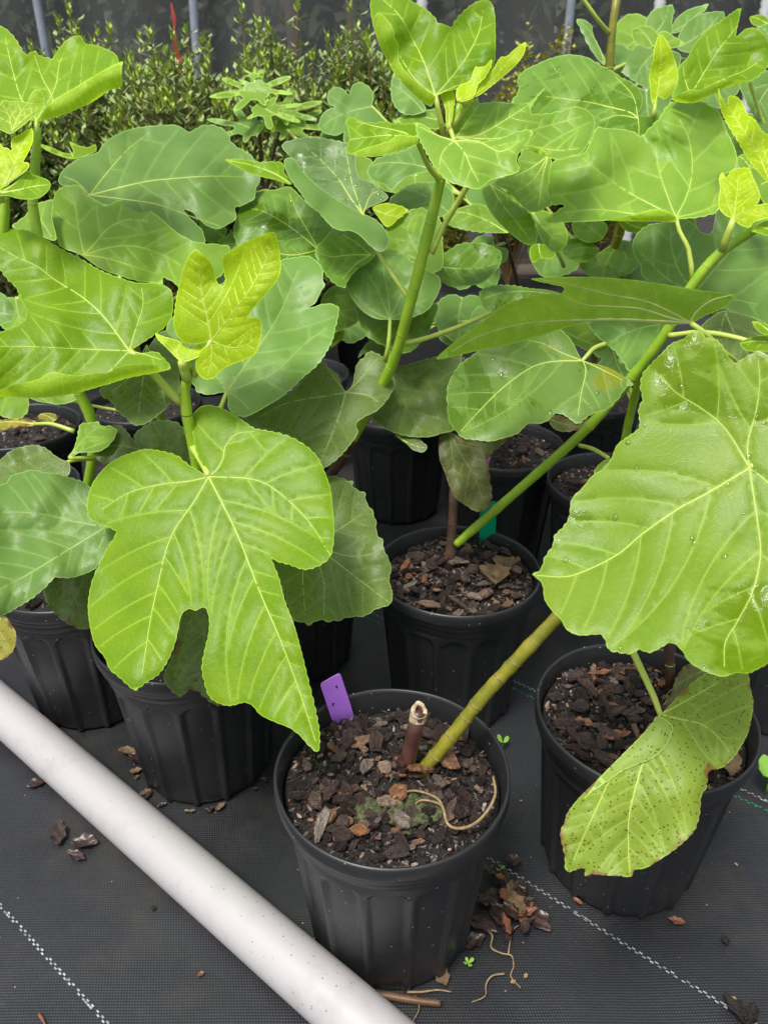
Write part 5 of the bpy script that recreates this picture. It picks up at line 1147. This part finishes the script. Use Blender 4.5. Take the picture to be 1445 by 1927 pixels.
PI_ = Plant('fig_plant', soil_pt('rearA'), 'fig plant behind the slanting stem with a large grey-green leaf')
hidden_stem(PI_, 'rearA', [(1190, 760, 1.38, .009), (1230, 640, 1.25, .0085), (1260, 560, 1.2, .007)])
leaf(PI_, 'blue', 'F 825,140 850,90 900,55 960,45 1060,25 1110,60 1140,90 1180,95 1195,60 1210,0 1300,-20 1445,60 1520,200 1520,480 1445,530 1400,490 1330,470 1235,440 1180,460 1100,450 1000,400 930,330 870,290 860,240 830,190', 'F 1110,370', 1.12, gy=-.05, veins=['F 1040,270 1005,170 1000,70', 'F 1180,280 1260,190 1340,80', 'F 1250,390 1400,420', 'F 980,300 860,180'], sec=40, vein_mat='veinb', label='large grey-green leaf behind the slanting stem', pet=False)
leaf(PI_, 'mid', 'F 490,545 540,510 620,500 640,540 680,580 718,605 700,632 640,638 580,612 520,580', 'F 510,540', 1.2, gy=-.05, vein_mat='veinb', pet=False)
leaf(PI_, 'blue', 'F 625,495 800,490 950,505 972,530 930,590 880,650 830,712 810,728 780,680 740,630 690,590 650,550', 'F 950,510', 1.12, gy=-.05, vein_mat='veinb', pet=False, label='bluish leaf tucked under the arching leaf')
leaf(PI_, 'dull', 'F 1130,540 1180,480 1250,450 1400,490 1480,540 1480,700 1350,680 1280,690 1200,600', 'F 1250,460', 1.08, gy=-.05, vein_mat='veinb', pet=False)
leaf(PI_, 'olive', 'F 440,945 480,925 540,945 575,965 650,925 640,960 580,990 520,1002 470,990', 'F 450,945', 1.2, gy=-.05, vein_mat='veind', pet=False, sp=6)

PJ = Plant('fig_plant', soil_pt('rearF'), 'fig plant at the back right whose bare stem leaves the top of the picture')
PJ.wstem([soil_pt('rearF') + (.011,)] + [U(*p[:3]) + (p[3],) for p in ((1135, 520, 1.5, .0105), (1140, 500, 1.46, .0105), (1168, 419, 1.38, .0105), (1150, 250, 1.32, .0095), (1146, 128, 1.27, .009), (1151, 57, 1.25, .0085), (1165, -40, 1.22, .008))], 'stem_olive', nodes=(.3, .45, .6, .75, .86))
PJ.stem([(1146, 62, 1.25, .0042), (1125, 38, 1.22, .004), (1092, -8, 1.2, .0036)], 'petiole', name='side_shoot', sides=8)
PJ.stem([(1152, 132, 1.27, .004), (1180, 118, 1.29, .0038), (1225, 88, 1.33, .0034)], 'petiole', name='side_shoot', sides=8)
leaf(PJ, 'midw', 'C 170,510 200,450 195,390 230,350 290,320 360,290 450,272 540,285 600,320 660,350 720,390 780,420 815,480 810,540 790,570 880,590 850,660 800,720 700,700 590,660 480,640 360,620 260,600', 'C 795,590', 1.12, gy=-.06, gx=.0, veins=['C 760,562 660,535 560,512 330,480', 'C 700,575 640,590 585,610', 'C 800,640 795,705', 'C 770,480 680,380'], drops=60, sec=30, label='round wet leaf at the upper right with drops', per=16, pet=False)
leaf(PJ, 'blue', 'C 490,97 530,100 565,130 570,165 590,210 615,260 640,310 625,325 590,290 550,230 525,180', 'C 632,318', 1.35, gy=-.03, vein_mat='veinb', pet=False, sp=6)
leaf(PJ, 'blue', 'C 830,120 860,60 910,35 965,25 975,60 965,100 965,165 900,175 840,135', 'C 880,170', 1.36, gy=-.04, vein_mat='veinb', pet=False, sp=6)
leaf(PJ, 'mid', 'C 765,150 830,128 880,150 895,180 870,235 810,235 770,195', 'C 870,235', 1.32, gy=-.05, vein_mat='veinb', pet=False, sp=6)
leaf(PJ, 'mid', 'C 885,175 930,155 980,185 1025,215 960,242 920,225', 'C 880,230', 1.33, gy=-.05, vein_mat='veinb', pet=False, sp=6)
leaf(PJ, 'blue', 'C 955,165 980,100 1040,50 1100,30 1147,20 1130,50 1060,110 1010,155', 'C 965,160', 1.38, gy=-.05, vein_mat='veinb', pet=False, sp=6)
leaf(PJ, 'blue', 'C 990,240 1010,150 1080,80 1150,60 1220,60 1225,100 1180,150 1110,210 1060,262', 'C 1000,235', 1.36, gy=-.05, vein_mat='veinb', pet=False, sp=6)
leaf(PJ, 'blue', 'C 670,225 720,220 760,250 790,220 850,240 960,250 1010,280 960,420 880,460 800,420 740,380 700,350 670,290', 'C 880,260', 1.3, gy=-.05, vein_mat='veinb', pet=False, sp=7)
leaf(PJ, 'bright', 'C 1350,90 1380,75 1420,75 1445,100 1430,130 1370,125', 'C 1440,120', 1.36, gy=-.05, pet=False, sp=5)
leaf(PJ, 'blue', 'C 1390,140 1460,120 1480,200 1440,230 1400,190', 'C 1460,200', 1.3, gy=-.05, pet=False, sp=5)
leaf(PJ, 'mid', 'C 15,950 70,915 140,960 200,1020 260,1070 290,1150 285,1215 240,1220 190,1190 120,1130 60,1060 30,1000', 'C 60,920', 1.06, gy=-.05, gx=.004, veins=['C 120,1020 200,1120 260,1200', 'C 160,990 240,1070'], drops=8, pet=False, label='drooping wet leaf just right of the central stem')
leaf(PJ, 'mid', 'C 75,915 130,880 200,850 200,790 240,735 340,770 365,800 352,900 348,970 368,1020 340,1035 300,1055 250,1055 200,1010 140,950', 'C 350,775', 1.04, gy=-.05, veins=['C 260,840 180,880', 'C 320,880 300,1030', 'C 270,900 180,960'], pet=False, label='pale leaf between the central stem and the broad right leaf')
leaf(PJ, 'mid', 'C 260,1060 330,1050 420,1110 445,1180 430,1230 380,1260 330,1220 290,1140', 'C 270,1060', 1.14, gy=-.05, vein_mat='veinb', pet='C 400,1270,1.16 425,1326,1.2')
leaf(PJ, 'midw', 'C 415,1240 450,1190 520,1200 600,1240 570,1290 500,1310 440,1290', 'C 600,1240', 1.3, gy=-.06, drops=10, vein_mat='veinb', pet=False, sp=6)
leaf(PJ, 'midw', 'C 500,1310 600,1260 700,1200 760,1210 790,1330 700,1380 560,1380', 'C 700,1210', 1.42, gy=-.06, drops=10, vein_mat='veinb', pet=False, sp=7)
leaf(PJ, 'bright', 'C 255,1240 300,1215 380,1250 370,1290 310,1290 270,1312', 'C 300,1215', 1.24, gy=-.05, pet=False, sp=6)
leaf(PJ, 'mid', 'C 470,1110 560,1095 640,1120 620,1190 540,1210 480,1170', 'C 620,1190', 1.3, gy=-.06, vein_mat='veinb', pet=False, sp=6)
leaf(PJ, 'bright', 'C 700,1100 780,1095 850,1090 830,1150 760,1160 720,1140', 'C 720,1100', 1.25, gy=-.06, pet=False, sp=6)

PL = Plant('fig_plant', soil_pt('rearI'), 'fig plant at the back right with an upright young yellow leaf')
hidden_stem(PL, 'rearI', [(1300, 420, 1.3, .009), (1240, 300, 1.14, .008), (1231, 220, 1.08, .0055), (1230, 205, 1.075, .004)])
leaf(PL, 'young', 'C 875,530 860,500 855,440 850,380 870,290 875,240 905,172 940,205 965,260 985,320 995,380 985,430 950,480 925,497 895,480 888,525', 'C 880,520', 1.07, gy=.0, veins=['C 900,420 910,300 906,185'], cren=1.2, per=8, sec=13, sp=7, pet='C 876,560,1.075 872,590,1.08', label='upright young yellow leaf at the upper right', vw=.7)
leaf(PL, 'bright', 'C 965,480 985,430 995,380 1000,330 1040,290 1070,230 1110,180 1160,130 1200,110 1260,65 1308,40 1300,90 1285,180 1330,145 1380,140 1430,185 1450,230 1445,320 1410,370 1340,410 1260,430 1180,460 1080,500 1000,505', 'C 1060,480', 1.04, gy=-.02, gx=.006, veins=['C 1075,445 1190,260 1290,130', 'C 1150,430 1230,390 1330,350 1420,290', 'C 1030,400 1020,330'],
     flap=('C 962,495 1010,465 1060,445 1100,450 1150,425 1200,405 1270,398 1340,405 1260,425 1200,455 1140,485 1080,512 1010,512', 'C 965,505 1010,514 1080,514 1140,487 1200,457 1260,427 1340,407', 'underb', .02), sec=26, per=12, label='bright pointed leaf with rolled lower edge in the upper right corner', pet=False)
leaf(PL, 'mid', 'C 1345,820 1400,850 1480,900 1480,1020 1420,1010 1395,950', 'C 1470,900', 1.1, gy=-.05, pet=False, sp=7)
leaf(PL, 'blue', 'C 1300,400 1450,360 1480,700 1420,660 1360,560 1320,480', 'C 1460,420', 1.16, gy=-.05, pet=False, vein_mat='veinb')
leaf(PL, 'mid', 'C 1290,785 1345,768 1360,830 1300,840', 'C 1350,830', 1.05, gy=-.05, pet=False, sp=6)
PL.stem([(1410, 155, 1.1, .003), (1435, 230, 1.12, .0035), (1460, 290, 1.14, .004)], 'petiole', name='side_shoot', sides=8)

PK = Plant('narrow_lobed_fig', soil_pt('rearH'), 'fig with narrow finger-like leaf lobes standing before the shrubs', 'plant')
hidden_stem(PK, 'rearH', [(500, 400, 1.95, .008), (490, 280, 1.85, .006), (485, 170, 1.78, .004)], 'stem_brown')
PK.stem([(500, 370, 1.93, .005), (515, 290, 1.86, .005), (537, 215, 1.8, .004)], 'stem_brown', name='side_shoot')
for bx, by, sz, an, d, gx, gy, c in ((480, 172, 88, 168, 1.78, .01, -.08, 'mid'), (484, 168, 78, -35, 1.78, .0, -.02, 'mid'), (530, 208, 84, -22, 1.8, 0, -.05, 'mid'), (500, 205, 80, 35, 1.76, 0, -.09, 'mid'), (545, 235, 90, 8, 1.8, -.01, -.09, 'mid'), (470, 240, 86, 200, 1.8, 0, -.08, 'blue'), (478, 142, 30, -85, 1.78, 0, 0, 'bright')):
    tleaf(PK, c, T_PALM, bx, by, sz, an, d, asp=1.0, sq=.55, gx=gx, gy=gy * 1.2, cren=.6, sp=6, secs=False, vein_mat='vein', vw=.8, pr=.0022)
leaf(PK, 'bright', 'A 205,780 280,800 350,830 400,830 380,770 430,790 480,800 520,785 525,820 470,845 400,865 330,850 250,815', 'A 400,855', 1.5, gy=-.08, pet=False, sp=6, cren=.8)
leaf(PK, 'mid', 'A 1090,1200 1160,1215 1230,1240 1220,1290 1160,1320 1110,1300', 'A 1220,1290', 1.25, gy=-.06, pet=False, sp=6)
leaf(PK, 'blue', 'A 1180,1330 1250,1270 1330,1230 1400,1210 1460,1212 1460,1300 1330,1360 1250,1380', 'A 1200,1330', 1.18, gy=-.06, pet=False, sp=7, vein_mat='veinb')
leaf(PK, 'mid', 'A 1300,1120 1380,1085 1395,1040 1500,1040 1560,1150 1500,1230 1400,1200', 'A 1500,1200', 1.25, gy=-.06, pet=False, sp=7, vein_mat='veinb')

# leaves low in the shade of the back rows
RF = random.Random(21)
fills = [(PI_, 1180, 480, 1.45), (PHp, 870, 560, 1.5), (PHp, 940, 600, 1.45), (PJ, 1060, 440, 1.55), (PJ, 1000, 380, 1.5), (PHp, 780, 330, 1.5), (PHp, 720, 300, 1.55), (PHp, 900, 330, 1.5),
         (PG, 420, 470, 1.4), (PG, 380, 620, 1.35), (PG, 90, 700, 1.4), (PHp, 660, 560, 1.45), (PHp, 560, 600, 1.4), (PJ, 1090, 250, 1.45), (PJ, 1010, 190, 1.5), (PI_, 1150, 640, 1.45), (PHp, 880, 470, 1.6), (PJ, 1400, 330, 1.5), (PL, 1410, 560, 1.35),
         (PG, 30, 560, 1.4), (PG, 200, 360, 1.45), (PK, 640, 330, 1.6), (PK, 600, 260, 1.75), (PHp, 700, 200, 1.75), (PJ, 960, 300, 1.55), (PJ, 1230, 60, 1.6), (PJ, 1340, 120, 1.6), (PL, 1430, 220, 1.5), (PG, 40, 730, 1.5), (PG, 120, 690, 1.45), (PHp, 600, 620, 1.5), (PHp, 840, 600, 1.55), (PI_, 1130, 560, 1.5), (PL, 1215, 170, 1.22), (PL, 1390, 250, 1.25), (PL, 1200, 200, 1.3)]
for pl, x, y, d in fills:
    tleaf(pl, RF.choice(('mid', 'blue', 'blue', 'mid', 'midw')), RF.choice((T_ROUND, T_ROUND, T_LOBED)), x, y, RF.uniform(70, 100), RF.uniform(20, 160), d, asp=RF.uniform(.6, .9), gy=-.08, sp=8, vein_mat='veinb', pet=None)

# small stem standing in the right pot
PF = Plant('fig_plant', (POTS['right'][0] + .03, POTS['right'][1] + .05, .222), 'small fig stem in the right pot, mostly behind the largest leaf')
PF.stem([(1262, 1290, 1.0, .009), (1260, 1250, .99, .0078), (1257, 1215, .98, .0072), (1262, 1150, .96, .007), (1290, 1060, .94, .0065)], 'stem_brown', nodes=(.12, .4))
leaf(PF, 'mid', 'I 1250,900 1400,820 1500,900 1480,1000 1380,1040 1280,1000', 'I 1380,850', .93, gy=-.04)
leaf(PF, 'olive', 'I 960,1340 990,1250 1050,1190 1120,1220 1130,1250 1010,1350 930,1420 915,1400', 'I 1120,1225', .99, gy=-.03, pet=False, label='dark withered leaf in the right pot', sp=7, vein_mat='veind')

# ------------------------------------------------------------------ tags
def plant_tag(corners, d_top, d_bot, mat, label):
    """corners: photo pixels top-left, top-right, bottom-right, bottom-left"""
    tl, tr, br, bl = [np.array(U(c[0], c[1], d)) for c, d in zip(corners, (d_top, d_top, d_bot, d_bot))]
    root = empty('plant_tag', tuple((bl + br) / 2), label, 'tag', 'plastic plant tags')
    nrm = np.cross(tr - tl, bl - tl); nrm /= np.linalg.norm(nrm); r = .16
    out = []
    for (p, a, b) in ((tl, bl, tr), (tr, tl, br)):
        for t in np.linspace(0, math.pi / 2, 5):
            ea = (a - p); eb = (b - p); w = np.linalg.norm(tr - tl) * r
            ua, ub = ea / np.linalg.norm(ea) * w, eb / np.linalg.norm(eb) * w
            out.append(p + ua * (1 - math.sin(t)) + ub * (1 - math.cos(t)))
    out += [br, (br * .5 + bl * .5) + (bl - tl) * .35, bl]
    n = len(out); V = [p + nrm * .0004 for p in out] + [p - nrm * .0004 for p in out]
    F = [list(range(n)), list(range(2 * n - 1, n - 1, -1))] + [[i, (i + 1) % n, n + (i + 1) % n, n + i] for i in range(n)]
    mesh('tag_blade', V, F, M[mat], root, False)
    R = random.Random(4); mb = MB(); fn = nrm if nrm[1] < 0 else -nrm
    R.seed(int(tl[0] * 1e4)); 
    for _ in range(2):
        u, v = R.uniform(.2, .8), R.uniform(.15, .8); c = tl + (tr - tl) * u + (bl - tl) * v + fn * .0007; s = R.uniform(.0006, .0014)
        V, F = tube_geo([c, c + (tr - tl) * .06 * R.uniform(-1, 1) + (bl - tl) * .05], [s, s * .6], 5); mb.add(V, F)
    mb.build('dirt_specks', [M['soil']], root)
plant_tag([(602, 1287), (640, 1266), (666, 1346), (629, 1368)], .925, Gd(645, 1355, .232), 'tag_purple', 'purple plastic tag at the back of the nearest pot')
plant_tag([(903, 948), (934, 943), (931, 1030), (901, 1026)], 1.27, Gd(915, 1024, .233), 'tag_green', 'green plastic tag stuck in the second pot beside the slanting stem')
plant_tag([(911, 438), (927, 438), (926, 460), (911, 460)], 2.05, 2.07, 'tag_purple', 'tiny purple tag in the back row between fig leaves')
plant_tag([(914, 835), (922, 833), (922, 862), (915, 864)], 1.55, 1.57, 'tag_purple', 'purple tag edge in the rear pot beside the hanging brownish leaf')

# ------------------------------------------------------------------ what lies in the front pots
def blob(mb, c, r, R, nu=14, nv=8, rough=.35):
    V = []
    ph = [R.uniform(0, 6) for _ in range(6)]
    for j in range(nv + 1):
        v = math.pi * j / nv
        for i in range(nu):
            u = 2 * math.pi * i / nu
            k = 1 + rough * (math.sin(3 * u + ph[0]) * math.sin(2 * v + ph[1]) * .6 + .5 * math.sin(7 * u + ph[2] + 3 * v) * math.sin(v)) + rough * .3 * R.uniform(-1, 1)
            V.append((c[0] + r[0] * k * math.sin(v) * math.cos(u), c[1] + r[1] * k * math.sin(v) * math.sin(u), c[2] + r[2] * k * math.cos(v)))
    F = [[j * nu + i, j * nu + (i + 1) % nu, (j + 1) * nu + (i + 1) % nu, (j + 1) * nu + i] for j in range(nv) for i in range(nu)]
    mb.add(V, F)
def moss():
    R = random.Random(8); z = .2485
    root = empty('moss_clump', G(745, 1530, z), 'grey-green moss and algae crust on the bark of the nearest pot', 'moss'); mb = MB()
    for _ in range(46):
        x = R.gauss(748, 52); y = 1527 + (748 - x) * -.05 + R.gauss(0, 13)
        p = G(x, y, z); s = R.uniform(.004, .011); blob(mb, (p[0], p[1], z - .003), (s, s, s * R.uniform(.25, .6)), R, 10, 6, .5)
    tag(mb.build('moss_tufts', [M['moss']], root), kind='stuff')
    root = empty('dry_root', G(830, 1500, z), 'dry tan root curling across the mulch of the nearest pot', 'root')
    pts = 'K 1255,555 1265,640 1230,720 1160,790 1080,812 1030,790 1010,720 985,670 930,640 860,625 800,640 760,660'
    P = [G(q[0], q[1], z + .008 + .004 * math.sin(i * 1.3)) for i, q in enumerate(px(pts))]
    wtube('root_strand', P, [.0014, .0016, .0017, .0018, .0017, .0016, .0016, .0015, .0014, .0013, .001, .0007], M['dry_root'], root, 6, .003)
    P2 = [G(q[0], q[1], z + .007) for q in px('K 1020,760 1000,700 960,680 900,672 870,690')]
    wtube('root_fork', P2, [.0013, .0013, .0012, .001, .0006], M['dry_root'], root, 6, .003)
moss()
def curled(name, cx, cy, z, size, seed, mat, label, cat, group=None, asp=.6, curl=.5, rot=None, wloc_=None):
    """a small curled dead leaf or flake lying at a photo pixel on height z"""
    R = random.Random(seed); c = np.array(wloc_ if wloc_ is not None else G(cx, cy, z)); n, m = 12, 7
    a = R.uniform(0, 6.28) if rot is None else rot; ca, sa = math.cos(a), math.sin(a); V = []
    f = [R.uniform(0, 6) for _ in range(4)]
    for i in range(n):
        t = i / (n - 1); w = asp * math.sin(math.pi * min(max(t, .03), .985)) ** .7 * (1 + .15 * math.sin(t * 17 + f[0]))
        for j in range(m):
            s = j / (m - 1) * 2 - 1; x = (t - .5) * 2; y = s * w
            h = curl * (s * s) * w * .8 + .28 * curl * x * x + .09 * math.sin(7 * x + f[1]) * math.cos(5 * s + f[2]) + .05 * math.sin(13 * s + f[3] + 4 * x)
            V.append((c[0] + size * (x * ca - y * sa), c[1] + size * (x * sa + y * ca), c[2] + size * (h + .12)))
    k = len(V); zmin = min(v[2] for v in V); dz = c[2] + .0012 - zmin
    V = [(v[0], v[1], v[2] + dz) for v in V]; V += [(v[0], v[1], v[2] - .0006) for v in V]
    F = [[i * m + j, i * m + j + 1, (i + 1) * m + j + 1, (i + 1) * m + j] for i in range(n - 1) for j in range(m - 1)]
    F += [[k + q for q in g[::-1]] for g in F]
    o = mesh(name, V, F, M[mat]); tag(o, label, cat, group); return o
curled('dead_leaf', 930, 1090, .248, .026, 3, 'dead_tan', 'crumpled tan dead leaf lying in the pot with the green tag', 'dead leaf', asp=.9, curl=.8)
curled('dead_leaf', 948, 1068, .248, .020, 4, 'dead_tan', 'smaller crumpled tan dead leaf behind the other in the pot with the green tag', 'dead leaf', asp=.9, curl=.9)
curled('dead_leaf', 1372, 1440, .248, .022, 5, 'dead_tan', 'tan dead leaf at the right rim of the right pot', 'dead leaf', asp=.5, curl=.5, rot=1.2)
curled('bark_flake', 1160, 1386, .248, .018, 6, 'dead_orange', 'reddish bark flake on the soil of the right pot, nearest its front rim', 'bark', asp=.35, curl=.2, rot=.25)
curled('bark_flake', 1095, 1362, .248, .015, 7, 'dead_orange', 'orange-brown bark flake on the soil of the right pot, at its left', 'bark', asp=.45, curl=.3, rot=-.3)
curled('bark_flake', 1128, 1268, .248, .017, 8, 'dead_orange', 'long pale orange bark flake at the back of the right pot', 'bark', asp=.25, curl=.2, rot=.2)
curled('bark_flake', 762, 1066, .248, .022, 9, 'dead_orange', 'upright reddish bark sliver at the left of the pot with the green tag', 'bark', asp=.2, curl=.2, rot=1.2)

# ------------------------------------------------------------------ litter on the fabric
LIT = [(112, 1570, .030, 'dead_leaf', 'large crumpled brown leaf left of the pipe on the fabric'), (160, 1588, .026, 'dead_leaf', 'brown curled leaf touching the white pipe'), (145, 1612, .022, 'dead_leaf', 'narrow curled brown leaf below the other two by the pipe'),
       (262, 1428, .024, 'dead_leaf', 'brown leaf scrap at the foot of the left pot'), (240, 1415, .02, 'dead_tan', 'tan leaf scrap at the foot of the left pot'), (150, 1345, .03, 'dead_leaf', 'dim brown leaf between the two left pots'), (70, 1475, .02, 'dead_leaf', 'small brown leaf just above the pipe at the left edge'),
       (925, 1690, .03, 'dead_leaf', 'dark brown leaf against the right foot of the nearest pot'), (950, 1665, .028, 'dead_leaf', 'brown leaf in the litter heap behind the nearest pot'), (975, 1680, .026, 'dead_leaf', 'purplish brown leaf at the start of the white stripe'), (905, 1740, .032, 'dead_leaf', 'long dark leaf lying at the right side of the nearest pot'), (940, 1725, .03, 'dead_leaf', 'brown leaf in the middle of the litter heap'), (890, 1775, .022, 'dead_leaf', 'small reddish leaf near the base of the nearest pot'),
       (985, 1712, .026, 'dead_orange', 'orange-brown leaf at the right end of the litter heap'), (1010, 1730, .03, 'dead_leaf', 'flat dark leaf beside the orange-brown one'), (1272, 1735, .014, 'dead_orange', 'small reddish flake alone on the open fabric at right'), (1086, 1697, .010, 'dead_orange', 'tiny orange flake at the foot of the right pot'),
       (830, 1835, .020, 'dead_tan', 'tan scrap tucked under the front of the nearest pot'), (1382, 1905, .026, 'soil', 'dark clod at the end of the white stripe, lower right corner'), (1410, 1915, .022, 'soil', 'second dark clod in the lower right corner'), (1362, 1772, .010, 'soil', 'small black seed-like bit on the fabric at right'),
       (975, 1255, .012, 'dead_orange', 'reddish flake on the fabric between the stem and the right pot'), (955, 1295, .010, 'dead_tan', 'tan curl on the fabric beside the green stripe'), (880, 1660, .02, 'dead_leaf', 'brown leaf wedged behind the rim shadow of the nearest pot'), (955, 1752, .024, 'dead_leaf', 'dark leaf at the lower edge of the litter heap')]
for i, (x, y, s, m, lab) in enumerate(LIT): curled('dead_leaf' if m != 'soil' else 'soil_clod', x, y, .003, s * .72, 60 + i, m, lab, 'dead leaf' if m != 'soil' else 'clod', None, asp=.5 + .12 * math.sin(i * 2.3), curl=.32 + .2 * math.sin(i * 1.7) if m != 'soil' else 1.1)
RS = random.Random(77)
for i in range(26):
    x = RS.gauss(945, 34); y = RS.gauss(1706, 32)
    curled('leaf_scrap', x, y, .004 + RS.uniform(0, .012), RS.uniform(.006, .017), 200 + i, RS.choice(('dead_leaf', 'dead_leaf', 'dead_tan', 'dead_orange', 'dead_leaf')), 'small dry leaf scrap in the litter heap right of the nearest pot', 'leaf scrap', 'leaf scraps in the litter heap', asp=RS.uniform(.3, .7), curl=RS.uniform(.2, .7))
for i in range(14):
    t = RS.uniform(0, 6.283); x = -.275 + .108 * math.cos(t); y = .89 + .108 * math.sin(t)
    if y > .89: y = .89 - (y - .89)
    curled('leaf_scrap', 0, 0, .003, RS.uniform(.004, .010), 300 + i, RS.choice(('dead_leaf', 'dead_tan', 'dead_leaf')), 'tiny leaf scrap around the foot of the pot beside the pipe', 'leaf scrap', 'leaf scraps around the left pot', asp=.5, curl=.4, wloc_=(x, y, .003))
for i in range(16):
    x, y = RS.uniform(20, 1430), RS.uniform(1500, 1920)
    curled('grit_crumb', x, y, .003, RS.uniform(.002, .0045), 400 + i, RS.choice(('dead_tan', 'soil', 'dead_orange', 'dry_root')), 'tiny crumb of grit lying on the open fabric', 'grit', 'grit crumbs on the fabric', asp=.7, curl=.5)
def sticks():
    o = empty('twig', G(765, 1880, 0), 'straight brown stick lying at the foot of the nearest pot', 'twig')
    wtube('stick', [G(690, 1868, .006), G(740, 1876, .006), G(790, 1884, .006), G(829, 1888, .006)], [.0042, .0045, .0042, .004], M['twig'], o, 8)
    o = empty('twig', G(78, 1915, 0), 'reddish splinter at the bottom left of the fabric', 'twig')
    wtube('stick', [G(74, 1908, .004), G(80, 1917, .004), G(87, 1930, .004)], [.0018, .002, .0012], M['dead_orange'], o, 6)
    for lab, s, r in (('thin tan rootlet branching over the fabric right of the nearest pot', 'K 1215,1310 1250,1340 1245,1400 1300,1430 1345,1440 1355,1500 1340,1540 1390,1600', .0015),
                      ('wispy rootlet trailing below the seedling', 'K 1310,1530 1250,1540 1220,1580 1215,1640 1150,1670', .0013), ('rootlet rising beside the litter heap', 'K 1330,1430 1340,1360 1355,1310 1380,1290', .0012),
                      ('tan strand at the base of the nearest pot', 'K 830,1620 900,1620 980,1610 1050,1620', .0016), ('pale strand running down from the nearest pot base', 'K 870,1640 890,1700 855,1770', .0011)):
        q = px(s); o = empty('rootlet', G(q[0][0], q[0][1], 0), lab, 'root', 'rootlets on the fabric')
        wtube('strand', [G(a[0], a[1], .004 + .002 * (i % 2)) for i, a in enumerate(q)], np.linspace(r, r * .5, len(q)), M['dry_root'], o, 5)
sticks()
def seedling(x, y, z, n, s, label, mat='seedling', up=.5):
    p = np.array(G(x, y, z)); root = empty('seedling', tuple(p), label, 'seedling'); R = random.Random(int(x))
    V, F = tube_geo([p, p + np.array([0, 0, s * .6])], [s * .05, s * .04], 5); mesh('stalk', V, F, M[mat], root)
    for i in range(n):
        a = 6.283 * i / n + .4; d = np.array([math.cos(a) * math.cos(up), math.sin(a) * math.cos(up), math.sin(up)]); sd = np.array([-math.sin(a), math.cos(a), 0]); k = s * R.uniform(.8, 1.15); c = p + np.array([0, 0, s * .6])
        V = [c]; prof = ((.3, .16), (.6, .3), (.85, .24), (1.0, .05))
        for t, w in prof: V += [c + d * k * t - sd * k * w, c + d * k * t + sd * k * w]
        F = [[0, 1, 2]] + [[1 + 2 * j, 3 + 2 * j, 4 + 2 * j, 2 + 2 * j] for j in range(3)]
        mesh('leaf', V, F, M[mat], root)
seedling(880, 1816, .003, 4, .0075, 'tiny four-leaved seedling on the fabric right of the nearest pot')
seedling(945, 1408, .003, 3, .016, 'small weed peeping out behind the rim of the nearest pot', 'seedling', .9)
seedling(1440, 1490, .003, 9, .035, 'tuft of green weed at the right edge of the fabric', 'seedling', .9)
seedling(940, 1640, .003, 2, .008, 'small green sprout at the top of the litter heap', 'seedling', .3)
